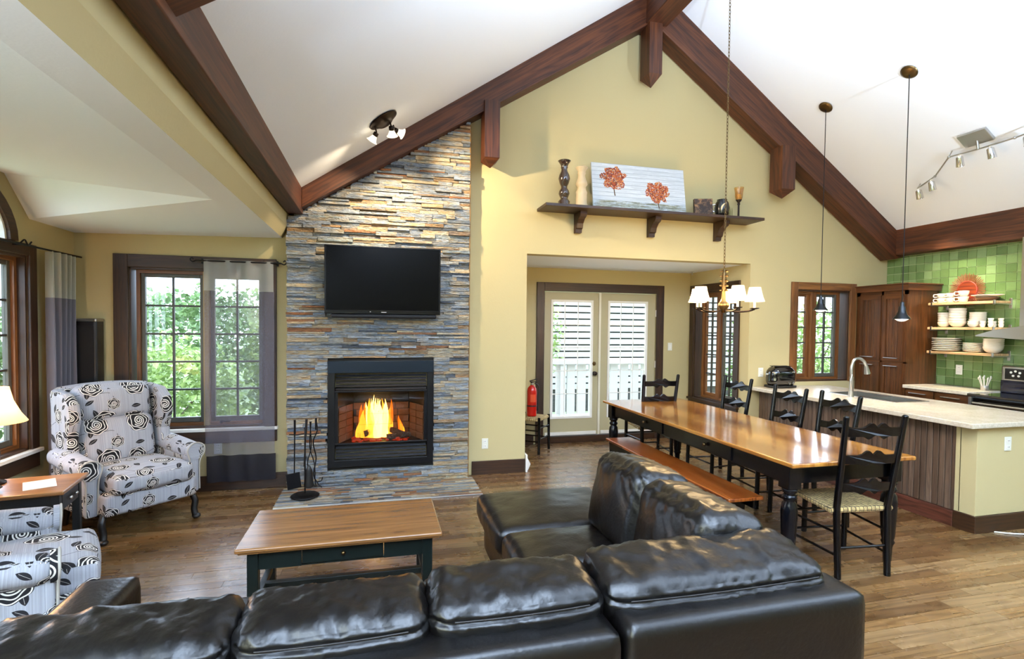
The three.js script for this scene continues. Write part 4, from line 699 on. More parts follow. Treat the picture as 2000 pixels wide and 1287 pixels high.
// ================================================================ KITCHEN
{
  M.bead = [0, 1, 2].map((i) => std({ map: wood(0x3a2a20, [0x76604e, 0x806a58, 0x6a5442][i], 45 + i * 6, { rings: 4, sx: 1, sy: 0.16, W: 256, H: 256, ring: 0.2 }), roughness: 0.42 }));
  M.cabinet = std({ map: wood(0x321b0a, 0x6b3f1c, 63, { rings: 4, sx: 1.1, sy: 0.3, ring: 0.3 }), roughness: 0.36 });
  M.beadDark = [0, 1].map((i) => std({ map: wood(0x2e190a, [0x663c1b, 0x6e421e][i], 145 + i * 6, { rings: 4, sx: 1, sy: 0.16, W: 256, H: 256, ring: 0.25 }), roughness: 0.38 }));
  const speck = dataTex(256, 256, (u, v) => { const n = fbm(u, v, 40, 40, 91, 2), b = fbm(u, v, 4, 4, 95, 3); return mix3([176, 164, 142], [214, 205, 188], clamp(0.5 + (n - 0.5) * 0.7 + (b - 0.5) * 0.4, 0, 1)); }, true, 0.4, 0.4);
  M.counter = phy({ map: speck, roughness: 0.25, clearcoat: 0.3, clearcoatRoughness: 0.2 });

  const p = thing('kitchen_peninsula', 'kitchen peninsula with dark beadboard front and cream end wall', 'peninsula');
  part('core', [b2(4.71, 5.05, 0.0, 0.866, ZW + 0.006, -3.3), b2(5.05, 5.55, 0.0, 0.7, ZW + 0.006, -3.3), b2(5.05, 5.55, 0.7, 0.866, ZW + 0.006, -5.0), b2(5.05, 5.55, 0.7, 0.866, -4.1, -3.3)], M.cabinet, p);
  part('end_wall', [rb2(4.69, 5.75, 0.14, 0.868, -3.27, -3.14, 0.004), b2(4.69, 4.715, 0.14, 0.868, -3.3, -3.26)], M.wall, p);
  part('end_wall_baseboard', rb2(4.675, 5.76, 0, 0.14, -3.3, -3.125, 0.004), M.trim, p);
  part('front_baseboard', rb2(4.672, 4.71, 0, 0.13, ZW + 0.006, -3.3, 0.004), std({ map: wood(0x3a1c12, 0x6f3f30, 71, { rings: 4 }), roughness: 0.35 }), p);
  for (let i = 0, z = ZW + 0.006; z < -3.285; z += 0.0527, i++) part('bead_board', rb(0.016, 0.735, 0.0478, 0.006, 4.704, 0.4985, Math.min(z + 0.026, -3.298), 0, 0, 0, 1, V(0, 1, 0)), M.bead[(i * 7) % 3], p);
  const ct = thing('peninsula_countertop', 'long speckled cream countertop on the peninsula', 'countertop');
  // top with an opening for the sink (outline in x, -z)
  const top = ext([[4.545, 3.08], [5.72, 3.08], [5.72, 5.655], [4.545, 5.655]], 0, 0.042, [rect(5.08, 5.48, 4.16, 4.96)], V(0, 1, 0), 0.006); top.rotateX(-PI / 2); part('slab', top.translate(0, 0.868, 0), M.counter, ct);
  const sk = thing('kitchen_sink', 'double stainless sink set into the peninsula countertop', 'sink', [5.28, 0.9, -4.56]);
  part('rim', ext(rect(-0.22, 0.22, -0.42, 0.42), 0, 0.006, [rect(-0.18, 0.18, -0.385, -0.03), rect(-0.18, 0.18, 0.03, 0.385)]).rotateX(-PI / 2).translate(0, 0.01, 0), M.steel, sk);
  for (const k of [-1, 1]) part('basin', [b2(-0.185, 0.185, -0.17, -0.165, k * 0.2075 - 0.18, k * 0.2075 + 0.18), b2(-0.187, -0.182, -0.17, 0.012, k * 0.2075 - 0.18, k * 0.2075 + 0.18), b2(0.182, 0.187, -0.17, 0.012, k * 0.2075 - 0.18, k * 0.2075 + 0.18), b2(-0.185, 0.185, -0.17, 0.012, k * 0.2075 - 0.182, k * 0.2075 - 0.177), b2(-0.185, 0.185, -0.17, 0.012, k * 0.2075 + 0.177, k * 0.2075 + 0.182)], M.steel, sk);
  const fa = thing('kitchen_faucet', 'brushed steel gooseneck faucet on the peninsula', 'faucet', [5.0, 0.91, -4.6]);
  part('body', [cy(0.028, 0.026, 0.06, 0, 0.03, 0), cy(0.022, 0.02, 0.16, 0, 0.14, 0)], M.steel, fa);
  part('spout', tube([[0, 0.2, 0], [0, 0.33, 0], [0.03, 0.4, 0], [0.1, 0.42, 0], [0.17, 0.38, 0], [0.195, 0.33, 0]], 0.016, 40, 12), M.steel, fa);
  part('spray_head', rod([0.193, 0.34, 0], [0.215, 0.25, 0], 0.018, 0.032, 16), M.steel, fa);
  part('handle', tube([[0, 0.07, 0.02], [-0.05, 0.1, 0.05], [-0.075, 0.18, 0.06], [-0.05, 0.25, 0.05]], 0.009, 20), M.steel, fa);

  const to = thing('toaster', 'rounded black toaster on the counter beside the kitchen window', 'toaster', [4.86, 0.912, -5.48]);
  part('body', place(soft(0.34, 0.24, 0.2, 0.075, { n: [20, 14, 12], bulge: [0.01, 0.015, 0.01] }), 0, 0.135, 0), phy({ color: col('#050506'), roughness: 0.12, clearcoat: 0.8 }), to);
  part('base', rb(0.33, 0.03, 0.19, 0.012, 0, 0.018, 0), M.black, to);
  part('slot', [rb(0.24, 0.006, 0.03, 0.002, 0, 0.268, -0.035), rb(0.24, 0.006, 0.03, 0.002, 0, 0.268, 0.035)], M.iron, to);
  part('lever', [rb(0.03, 0.02, 0.04, 0.006, -0.185, 0.17, 0), rb(0.02, 0.015, 0.015, 0.004, 0.1, 0.2, 0.107)], M.chrome, to);
  part('control_knob', [cy(0.014, 0.014, 0.015, 0.04, 0.06, 0.105, PI / 2), cy(0.014, 0.014, 0.015, 0.09, 0.065, 0.105, PI / 2)], M.chrome, to);

  // pantry cabinet in the corner
  const pa = thing('pantry_cabinet', 'tall dark wood pantry cabinet with beadboard doors in the kitchen corner', 'cabinet');
  part('carcass', b2(6.22, 6.69, 0, 2.13, ZW + 0.006, -4.965), M.cabinet, pa);
  part('face_frame', [b2(6.2, 6.22, 0, 2.13, ZW + 0.005, -5.6), b2(6.2, 6.22, 0, 2.13, -5.0, -4.962), b2(6.2, 6.22, 0, 2.13, -5.3, -5.27), b2(6.2, 6.22, 2.08, 2.13, ZW + 0.005, -4.962), b2(6.2, 6.22, 1.235, 1.255, ZW + 0.005, -4.962), b2(6.2, 6.22, 0, 0.1, ZW + 0.005, -4.962)], M.cabinet, pa);
  part('crown', sideways(ext([[4.93, 2.13], [5.65, 2.13], [5.65, 2.2], [4.93, 2.2]], 0, 0.53), 6.16), M.cabinet, pa);
  part('crown_lip', rb2(6.14, 6.69, 2.2, 2.215, ZW + 0.005, -4.91, 0.004), M.cabinet, pa);
  for (const [z0, z1] of [[-5.6, -5.3], [-5.27, -5.0]]) for (const [y0, y1, hy] of [[1.255, 2.08, 1.295], [0.1, 1.235, 1.195]]) {
    const d = part('door', [b2(6.185, 6.203, y0, y1, z0, z0 + 0.045), b2(6.185, 6.203, y0, y1, z1 - 0.045, z1), b2(6.185, 6.203, y0, y0 + 0.05, z0 + 0.045, z1 - 0.045), b2(6.185, 6.203, y1 - 0.05, y1, z0 + 0.045, z1 - 0.045)], M.cabinet, pa);
    const n = 5, w = (z1 - z0 - 0.09) / n; for (let i = 0; i < n; i++) part('bead_board', rb(0.008, y1 - y0 - 0.1, w - 0.003, 0.003, 6.197, (y0 + y1) / 2, z0 + 0.045 + (i + 0.5) * w, 0, 0, 0, 1, V(0, 1, 0)), M.beadDark[i % 2], d);
    part('bar_handle', [rod([6.155, hy, z0 + 0.05], [6.155, hy, z0 + 0.23], 0.006), rod([6.155, hy, z0 + 0.07], [6.19, hy, z0 + 0.07], 0.004), rod([6.155, hy, z0 + 0.21], [6.19, hy, z0 + 0.21], 0.004)], M.steel, d);
  }
  // base cabinets with counter along the right wall
  [[-4.95, -4.6], [-4.595, -4.225]].forEach(([z0, z1], i) => {
    const b = thing('base_cabinet', i ? 'dark base cabinet next to the stove' : 'dark base cabinet next to the pantry cabinet', 'cabinet');
    part('carcass', b2(6.2, 6.7, 0, 0.945, z0, z1), M.cabinet, b);
    const d = part('drawer', rb2(6.18, 6.2, 0.78, 0.935, z0 + 0.01, z1 - 0.01, 0.004), M.cabinet, b); const c = (z0 + z1) / 2;
    part('bar_handle', [rod([6.15, 0.895, c - 0.1], [6.15, 0.895, c + 0.1], 0.007), rod([6.15, 0.895, c - 0.08], [6.182, 0.895, c - 0.08], 0.004), rod([6.15, 0.895, c + 0.08], [6.182, 0.895, c + 0.08], 0.004)], M.steel, d);
    part('door', rb2(6.18, 6.2, 0.1, 0.77, z0 + 0.01, z1 - 0.01, 0.004), M.cabinet, b);
  });
  tag(part('side_countertop', rb2(6.15, 6.69, 0.947, 0.987, -4.955, -4.222, 0.006), M.counter), 'short cream countertop between the pantry cabinet and the stove', 'countertop');
  // stove
  const s = thing('kitchen_stove', 'black and steel range with glass cooktop and back control panel', 'stove', [0, 0, 0]);
  part('body', b2(6.2, 6.7, 0, 0.95, -4.215, -3.46), std({ color: col('#6f7580'), roughness: 0.35, metalness: 0.8 }), s);
  part('cooktop', rb2(6.12, 6.62, 0.95, 0.975, -4.217, -3.458, 0.006), phy({ color: col('#050609'), roughness: 0.06, clearcoat: 1 }), s);
  part('oven_door', rb2(6.16, 6.2, 0.2, 0.93, -4.19, -3.48, 0.006), phy({ color: col('#07080a'), roughness: 0.12, clearcoat: 0.6 }), s);
  part('oven_handle', [rod([6.11, 0.88, -4.15], [6.11, 0.88, -3.5], 0.014, 0.014, 12), rod([6.11, 0.88, -4.12], [6.17, 0.88, -4.12], 0.01), rod([6.11, 0.88, -3.53], [6.17, 0.88, -3.53], 0.01)], M.steel, s);
  part('side_trim', rb2(6.14, 6.2, 0.1, 0.94, -4.216, -4.185, 0.004), M.steel, s);
  part('back_guard', [rb2(6.6, 6.69, 0.975, 1.11, -4.215, -3.46, 0.008)], phy({ color: col('#0a1024'), roughness: 0.15, clearcoat: 0.6 }), s);
  const cp = part('control_panel', rb2(6.61, 6.69, 1.1, 1.27, -4.22, -3.455, 0.02), M.steel, s);
  part('display', rb2(6.604, 6.612, 1.125, 1.24, -4.18, -3.5, 0.01), phy({ color: col('#1a1815'), roughness: 0.2 }), cp);
  for (const [z, y] of [[-4.12, 1.2], [-4.08, 1.215], [-4.1, 1.165], [-4.05, 1.165], [-4.04, 1.2]]) part('dial_mark', cy(0.012, 0.012, 0.004, 6.602, y, z, 0, 0, PI / 2, 12), M.plate, cp);
  // hood
  const h = thing('range_hood', 'stainless range hood with glass canopy at the right edge', 'range hood');
  part('duct', rb2(6.45, 6.69, 1.68, 2.62, -3.97, -3.66, 0.006), M.steel, h);
  const can = ext([[3.38, 1.6], [3.55, 1.66], [3.84, 1.7], [4.1, 1.655], [4.27, 1.6], [4.27, 1.585], [3.84, 1.56], [3.38, 1.585]], 0, 0.4, [], null, 0.004); part('canopy', sideways(can, 6.29), M.steel, h);
  part('filter', rb2(6.36, 6.66, 1.56, 1.575, -3.98, -3.64, 0.004), M.iron, h);

  // green wall tiles
  const glz = ['#57703e', '#5f7945', '#69834f', '#506a3a', '#718a58', '#5c7644'].map((c, i) => phy({ color: col(c), roughness: 0.16 + 0.03 * (i % 3), clearcoat: 0.6, clearcoatRoughness: 0.1, bumpMap: bumpFine, bumpScale: 0.002 }));
  const tw = thing('tile_backsplash', 'wall of green glazed square tiles behind the kitchen shelves', 'tiles');
  part('grout', b2(6.7, 6.717, 0.99, 2.615, ZW + 0.004, 0.6), std({ color: col('#a9b58a'), roughness: 0.9 }), tw);
  const T = 0.1, far = glz.map(() => []); let count = 0;
  for (let z = ZW + 0.004; z < 0.5; z += T) for (let y = 0.99; y < 2.6; y += T) {
    const k = Math.floor(rnd() * 6), hh = Math.min(T, 2.615 - y) - 0.005, tl = bx(0.01, hh, T - 0.005, 6.698 + rr(-0.0012, 0.0012), y + hh / 2, z + T / 2, 0, rr(-0.012, 0.012), rr(-0.012, 0.012));
    const hidden = z < -4.97 && y < 2.1;
    if (z < -3.7 && !hidden && count < 300) { part('tile', tl, glz[k], tw); count++; } else far[k].push(tl);
  }
  far.forEach((r, k) => r.length && stuff(part('tiles', r, glz[k], tw)));
  const plate = (name, label, pos, turn, sw) => { const o = thing(name, label, sw ? 'switch' : 'outlet', pos, turn); part('cover_plate', rb(0.072, 0.116, 0.008, 0.003, 0, 0, 0.004), M.plate, o); if (sw) part('toggle', rb(0.03, 0.062, 0.006, 0.002, 0, 0, 0.009), M.white, o); else for (const y of [-0.026, 0.026]) { const r = part('socket', rb(0.034, 0.032, 0.004, 0.01, 0, y, 0.009), M.white, o); part('slot', [rb(0.003, 0.01, 0.002, 0.0005, -0.007, y, 0.0112), rb(0.003, 0.01, 0.002, 0.0005, 0.007, y, 0.0112)], M.black, r); } return o; };
  plate('wall_outlet', 'white outlet low on the pier right of the fireplace', [1.148, 0.341, ZW], 0);
  plate('wall_outlet', 'white outlet on the wall beside the toaster', [4.715, 1.088, ZW], 0);
  plate('wall_outlet', 'white outlet on the green tiles under the shelves', [6.692, 1.18, -4.7], -PI / 2);
  plate('wall_outlet', 'cream outlet on the end wall of the peninsula', [5.02, 0.72, -3.14], 0);
  plate('wall_outlet', 'white outlet behind the sheer curtain under the nook window', [-1.52, 0.42, ZW], 0);
  plate('wall_switch', 'white light switch right of the French doors', [4.207, 1.36, -6.97], 0, true);

  // shelves with their brackets
  const names = ['top', 'middle', 'bottom'];
  [1.945, 1.655, 1.37].forEach((y, i) => {
    const o = thing('wall_shelf', `${names[i]} pale wood kitchen shelf on the green tiles`, 'shelf', [0, y, 0], 0, 'kitchen shelves');
    part('board', rb2(6.44, 6.69, 0, 0.028, -4.9, -4.2, 0.004), std({ map: wood(0xa88052, 0xd6b283, 77, { rings: 4, W: 256, H: 256 }), roughness: 0.5 }), o);
    for (const z of [-4.86, -4.2]) part('bracket', [rb2(6.44, 6.695, -0.012, 0, z - 0.012, z + 0.012, 0.003), rb2(6.44, 6.452, -0.012, 0.036, z - 0.012, z + 0.012, 0.003), rb2(6.685, 6.697, -0.05, 0.06, z - 0.014, z + 0.014, 0.003)], M.steel, o);
  });
  // crockery
  M.china = phy({ color: col('#e4ddcb'), roughness: 0.25, clearcoat: 0.4 });
  const Y = [1.973, 1.683, 1.398];
  const bowlG = lathe([[0, 0], [0.03, 0], [0.034, 0.006], [0.05, 0.015], [0.066, 0.04], [0.07, 0.062], [0.066, 0.062], [0.06, 0.04], [0.045, 0.02], [0, 0.014]], 0, 0, 0, 24), plateG = lathe([[0, 0], [0.05, 0], [0.055, 0.004], [0.09, 0.014], [0.089, 0.018], [0.055, 0.009], [0, 0.007]], 0, 0, 0, 28), cupG = lathe([[0, 0], [0.026, 0], [0.034, 0.01], [0.042, 0.04], [0.043, 0.055], [0.04, 0.055], [0.038, 0.04], [0.03, 0.012], [0, 0.008]], 0, 0, 0, 20);
  function pile(name, cat, g, n, step, x, y, z, s, label, group, turn = 0) { for (let i = 0; i < n; i++) { const m = part(name, g, M.china); m.position.set(x + rr(-0.002, 0.002), y + i * step, z + rr(-0.002, 0.002)); m.scale.set(...s); m.rotation.y = turn; tag(m, label.replace('#', ['lowest', 'second', 'third', 'fourth', 'fifth', 'sixth', 'seventh'][i]), cat, group); } }
  const mugG = mergeGeometries([cupG, tube([[0.04, 0.045, 0], [0.065, 0.045, 0], [0.065, 0.015, 0], [0.035, 0.015, 0]], 0.005, 14, 6)]);
  pile('mug', 'mug', mugG, 2, 0.056, 6.56, Y[0], -4.83, [1.15, 1, 1.15], '# white mug at the left end of the top kitchen shelf', 'mugs on the top shelf', 2.2);
  pile('mug', 'mug', mugG, 2, 0.056, 6.54, Y[0], -4.715, [1.0, 1, 1.15], '# white mug of the second pair on the top kitchen shelf', 'mugs on the top shelf', 2.6);
  pile('mug', 'mug', mugG, 2, 0.066, 6.55, Y[0], -4.585, [1.2, 1.18, 1.2], '# white mug in front of the red sunburst on the top shelf', 'mugs on the top shelf', 2.2);
  pile('platter', 'platter', plateG, 1, 0, 6.58, Y[0] + 0.045, -4.36, [1.1, 1.6, 1.75], '# white oval platter on the top kitchen shelf', 'platters');
  tag(part('serving_dish', lathe([[0, 0], [0.06, 0], [0.1, 0.03], [0.11, 0.045], [0.105, 0.045], [0.06, 0.008], [0, 0.006]], 6.58, Y[0], -4.36), std({ color: col('#5a4634'), roughness: 0.5 })), 'dark serving dish under the white platter on the top shelf', 'dish');
  pile('bowl', 'bowl', bowlG, 5, 0.028, 6.56, Y[1], -4.795, [0.93, 1, 0.93], '# white bowl from below in the left stack on the middle shelf', 'bowls on the middle shelf');
  pile('bowl', 'bowl', bowlG, 6, 0.03, 6.55, Y[1], -4.64, [1.15, 1.15, 1.22], '# large white bowl from below in the tallest stack on the middle shelf', 'bowls on the middle shelf');
  pile('bowl', 'bowl', bowlG, 5, 0.026, 6.6, Y[1], -4.46, [1.12, 1.1, 1.12], '# white bowl from below in the right stack on the middle shelf', 'bowls on the middle shelf');
  pile('bowl', 'bowl', bowlG, 2, 0.022, 6.47, Y[1], -4.42, [0.7, 0.8, 0.7], '# small white bowl in front of the right stack on the middle shelf', 'bowls on the middle shelf');
  [[-4.34, 2], [-4.285, 2], [-4.262, 3], [-4.215, 3]].forEach(([z, n], i) => pile('small_cup', 'cup', cupG, n, 0.032, i % 2 ? 6.58 : 6.5, Y[1], z, [0.6, 0.7, 0.6], `# small cup, ${['first', 'second', 'third', 'fourth'][i]} little pile at middle shelf right end`, 'small cups on the middle shelf'));
  pile('dinner_plate', 'plate', plateG, 7, 0.022, 6.53, Y[2], -4.735, [1.55, 1.4, 1.6], '# white dinner plate from below in the large stack on the bottom shelf', 'plates on the bottom shelf');
  pile('side_plate', 'plate', plateG, 6, 0.017, 6.56, Y[2], -4.465, [1.08, 1.3, 1.08], '# white side plate from below in the smaller stack on the bottom shelf', 'plates on the bottom shelf');
  pile('deep_bowl', 'bowl', bowlG, 5, 0.022, 6.56, Y[2], -4.27, [1.3, 1.2, 1.3], '# deep white bowl from below in the stack beside the range hood', 'bowls on the bottom shelf');
  // red sunburst, utensil jar
  const sbst = thing('sunburst_decoration', 'round red sunburst decoration leaning on the green tiles', 'wall decoration', [6.672, 2.12, -4.63], -PI / 2);
  M.redReed = std({ color: col('#8a2a14'), roughness: 0.5 });
  part('disc', [cy(0.1, 0.1, 0.015, 0, 0, 0, PI / 2, 0, 0, 32)], std({ map: wood(0x4a1606, 0x8a3812, 99, { W: 256, H: 256, rings: 6 }), roughness: 0.45 }), sbst);
  part('rim', fin(new THREE.TorusGeometry(0.1, 0.008, 8, 40)), M.redReed, sbst);
  for (let i = 0; i < 56; i++) { const a = i / 56 * 2 * PI, r = 0.185 + 0.012 * (i % 2); part('reed', rod([Math.cos(a) * 0.1, Math.sin(a) * 0.1, 0], [Math.cos(a) * r, Math.sin(a) * r, 0.004], 0.0036, 0.0034, 5), M.redReed, sbst); }
  const ju = thing('utensil_jar', 'small jar of cutlery on the counter beside the stove', 'utensil jar', [6.5, 0.988, -4.3]);
  part('jar', lathe([[0, 0], [0.035, 0], [0.038, 0.05], [0.036, 0.05], [0.033, 0.004], [0, 0.004]]), M.steel, ju);
  for (let i = 0; i < 9; i++) { const a = i * 0.7, u = part('utensil', [rod([Math.cos(a) * 0.015, 0.01, Math.sin(a) * 0.015], [Math.cos(a) * 0.05, 0.12 + 0.01 * (i % 3), Math.sin(a) * 0.05], 0.004), sph(0.011, Math.cos(a) * 0.053, 0.13 + 0.01 * (i % 3), Math.sin(a) * 0.053, 1, 1.4, 0.5, 8)], M.china, ju); }
  tag(part('charging_cord', tube([[4.88, 0.006, -3.12], [5.0, 0.006, -3.05], [5.3, 0.006, -2.98], [5.8, 0.006, -2.9], [6.6, 0.006, -2.7]], 0.006, 40, 6), M.white), 'white cord lying on the floor at the peninsula end', 'cord');
}

// ================================================================ SHELF OVER THE ALCOVE AND ITS DECOR
{
  const s = thing('display_shelf', 'long dark wood display shelf on brackets over the alcove opening', 'shelf', [0, 2.93, ZW]);
  part('board', rb2(1.72, 4.45, 0, 0.032, 0, 0.33, 0.004), M.trim, s);
  for (const x of [2.2, 3.12, 4.02]) part('bracket', sideways(ext([[0, 0], [-0.21, 0], [-0.21, -0.035], [-0.19, -0.06], [-0.14, -0.08], [-0.1, -0.12], [-0.085, -0.17], [-0.06, -0.18], [-0.055, -0.22], [0, -0.22]], -0.04, 0.04, [], V(0, 1, 0), 0.004), x), M.trim, s);
  const Y = 2.963;
  const cand = (name, label, x, z, m, prof, h) => { const o = thing(name, label, 'candlestick', [x, Y, z]); part('stem', lathe(prof.map(([r, y]) => [r, y * h]), 0, 0, 0, 28), m, o); return o; };
  cand('candlestick', 'tall glossy dark brown turned candlestick at the left end of the shelf', 1.97, -5.47, phy({ color: col('#33241a'), roughness: 0.15, clearcoat: 0.8 }), [[0, 0], [0.075, 0], [0.078, 0.02], [0.062, 0.05], [0.066, 0.1], [0.05, 0.14], [0.04, 0.17], [0.045, 0.2], [0.06, 0.27], [0.055, 0.33], [0.035, 0.39], [0.034, 0.43], [0.05, 0.5], [0.064, 0.6], [0.056, 0.68], [0.036, 0.76], [0.032, 0.81], [0.04, 0.84], [0.034, 0.87], [0.05, 0.93], [0.072, 0.985], [0.06, 1], [0.03, 0.95], [0, 0.94]], 0.5);
  cand('candlestick', 'cream turned candlestick between the brown one and the painting', 2.165, -5.45, std({ color: col('#b9a582'), roughness: 0.45 }), [[0, 0], [0.07, 0], [0.072, 0.04], [0.06, 0.1], [0.062, 0.25], [0.06, 0.3], [0.066, 0.36], [0.05, 0.42], [0.045, 0.5], [0.066, 0.55], [0.06, 0.62], [0.042, 0.72], [0.038, 0.8], [0.048, 0.84], [0.04, 0.88], [0.068, 0.98], [0.055, 1], [0.03, 0.95], [0, 0.94]], 0.44);
  // painting of two autumn trees on white boards
  const art = canvasTex(1024, 468, (x, W, H) => {
    x.fillStyle = '#b4bcc2'; x.fillRect(0, 0, W, H);
    for (let b = 0; b < 11; b++) { const y = b * H / 11; for (let i = 0; i < 120; i++) { const s = 150 + rnd() * 85; x.fillStyle = `rgba(${s - 8 | 0},${s | 0},${s + 8 | 0},0.25)`; x.fillRect(rnd() * W, y + rnd() * H / 11, rr(40, 260), rr(1, 7)); } x.fillStyle = 'rgba(60,70,85,0.55)'; x.fillRect(0, y, W, 2.4); }
    for (let i = 0; i < 420; i++) { x.fillStyle = pick(['rgba(88,84,40,0.22)', 'rgba(60,62,36,0.25)', 'rgba(120,110,60,0.2)']); const y = H * rr(0.82, 1.0); x.fillRect(rnd() * W, y, rr(20, 120), rr(2, 9)); }
    const tree = (cx, base, cyy, r) => {
      x.strokeStyle = '#4a3420'; x.lineCap = 'round'; x.lineWidth = r * 0.09; x.beginPath(); x.moveTo(cx + 6, base); x.quadraticCurveTo(cx - 4, cyy + r * 1.1, cx, cyy + r * 0.3); x.stroke();
      x.lineWidth = r * 0.04; for (let i = 0; i < 12; i++) { const a = -PI / 2 + (i - 6) * 0.28; x.beginPath(); x.moveTo(cx, cyy + r * 0.8); x.quadraticCurveTo(cx + Math.cos(a) * r * 0.4, cyy + r * 0.3, cx + Math.cos(a) * r * 0.85, cyy + Math.sin(a) * r * 0.8); x.stroke(); }
      for (let i = 0; i < 1500; i++) { const a = rnd() * 2 * PI, q = Math.sqrt(rnd()) * r * (0.72 + 0.5 * vn(a * 3.2 + cx, cx, 256, 256, 8)); x.fillStyle = pick(['#7a1c0a', '#96300c', '#ab4a12', '#b96a20', '#5e140a', '#3e0f0a', '#a54a1a', '#c48a40']); x.globalAlpha = 0.7; x.beginPath(); x.arc(cx + Math.cos(a) * q * 1.05, cyy + Math.sin(a) * q * 0.88, rr(2, 7), 0, 7); x.fill(); }
      x.globalAlpha = 1;
    };
    tree(232, 330, 150, 122); tree(712, 428, 262, 118);
  });
  const p = thing('painting', 'unframed painting of two orange autumn trees on whitewashed boards', 'painting', [2.88, Y, -5.44]); p.rotation.x = -0.16;
  const cv = new THREE.BoxGeometry(1.16, 0.53, 0.025).translate(0, 0.267, 0);
  part('canvas_edge', fin(new THREE.BoxGeometry(1.158, 0.528, 0.024).translate(0, 0.267, -0.001)), std({ color: col('#c9c9c2'), roughness: 0.8 }), p);
  const face = new THREE.PlaneGeometry(1.158, 0.528).translate(0, 0.267, 0.0125); const fo = new THREE.Mesh(face, std({ map: art, roughness: 0.75 })); fo.name = 'picture'; add(fo, p);
  // small dark picture block
  const sp = thing('small_picture', 'small square dark brown picture block on the display shelf', 'picture', [3.7, Y, -5.45], -0.22); sp.rotation.x = -0.1;
  const mott = dataTex(256, 256, (u, v) => { const a = fbm(u, v, 5, 5, 111, 4), b = fbm(u, v, 18, 18, 115, 3); return mix3([36, 22, 14], [140, 104, 66], clamp((a - 0.4) * 2.2 + (b - 0.5), 0, 1)); }, true, 0.25, 0.25);
  part('block', rb(0.22, 0.2, 0.04, 0.006, 0, 0.1, 0), std({ map: mott, roughness: 0.6 }), sp);
  // black pitcher with a pale leaf shape, dry leaf, amber candle holder
  const v = thing('black_vase', 'squat black vase with a pale curved leaf marking on the display shelf', 'vase', [3.94, Y, -5.44], -0.5);
  part('body', lathe([[0, 0], [0.06, 0], [0.075, 0.03], [0.085, 0.1], [0.075, 0.16], [0.055, 0.19], [0.06, 0.2], [0.05, 0.2], [0.045, 0.19], [0, 0.18]]), phy({ color: col('#0a0909'), roughness: 0.25, clearcoat: 0.5 }), v);
  const leafShape = new THREE.Shape(); leafShape.moveTo(-0.02, -0.05); leafShape.quadraticCurveTo(-0.035, 0.03, 0.045, 0.045); leafShape.quadraticCurveTo(0.005, 0.02, -0.02, -0.05);
  { const g = ext(leafShape, 0, 0.003), q = g.attributes.position; for (let i = 0; i < q.count; i++) q.setZ(i, q.getZ(i) + Math.sqrt(0.0078 - Math.min(0.0077, q.getX(i) ** 2)) - 0.001); g.computeVertexNormals(); part('leaf_marking', g.translate(0, 0.105, 0), std({ color: col('#c9b88e'), roughness: 0.6 }), v); }
  part('handle', tube([[-0.07, 0.15, 0], [-0.105, 0.14, 0], [-0.105, 0.08, 0], [-0.083, 0.06, 0]], 0.008, 16), M.chrome, v);
  const lf = thing('dried_leaf', 'dried olive leaf spray behind the amber candle holder', 'dried leaf', [4.09, Y, -5.5]);
  const lfm = std({ color: col('#8a8250'), roughness: 0.8, side: THREE.DoubleSide });
  for (let i = 0; i < 3; i++) { const q = new THREE.Shape(); q.moveTo(0, 0); q.quadraticCurveTo(0.035, 0.09, 0, 0.18 - i * 0.02); q.quadraticCurveTo(-0.035, 0.09, 0, 0); part('leaf', place(ext(q, -0.001, 0.001), 0.012 * i, 0, 0.01 * i, -0.1, 0.3 * i, 0.35 - i * 0.28), lfm, lf); }
  part('stem', rod([0, 0, 0.0], [-0.02, 0.16, 0], 0.003), M.bark, lf);
  const g = thing('candle_holder', 'amber glass candle holder on a slim black stem', 'candle holder', [4.17, Y, -5.44]);
  part('stem', lathe([[0, 0], [0.045, 0], [0.045, 0.006], [0.012, 0.015], [0.011, 0.15], [0.018, 0.165], [0.012, 0.18], [0.025, 0.2], [0.036, 0.215], [0, 0.215]]), M.bronze, g);
  part('glass_cup', lathe([[0.034, 0.216], [0.042, 0.25], [0.046, 0.3], [0.056, 0.36], [0.053, 0.36], [0.043, 0.3], [0.038, 0.25], [0.03, 0.22]]), phy({ color: col('#e8cf8e'), transmission: 0.9, thickness: 0, roughness: 0.05 }), g);
  part('candle', cy(0.02, 0.02, 0.06, 0, 0.25, 0), std({ color: col('#e8d9ae'), roughness: 0.6 }), g);
}

// ================================================================ LAMPS
const WARM = '#ffd9a0', NEUTRAL = '#fff0dc';
const glow = (c, e) => std({ color: 0x222222, emissive: col(c), emissiveIntensity: e, roughness: 0.5 });
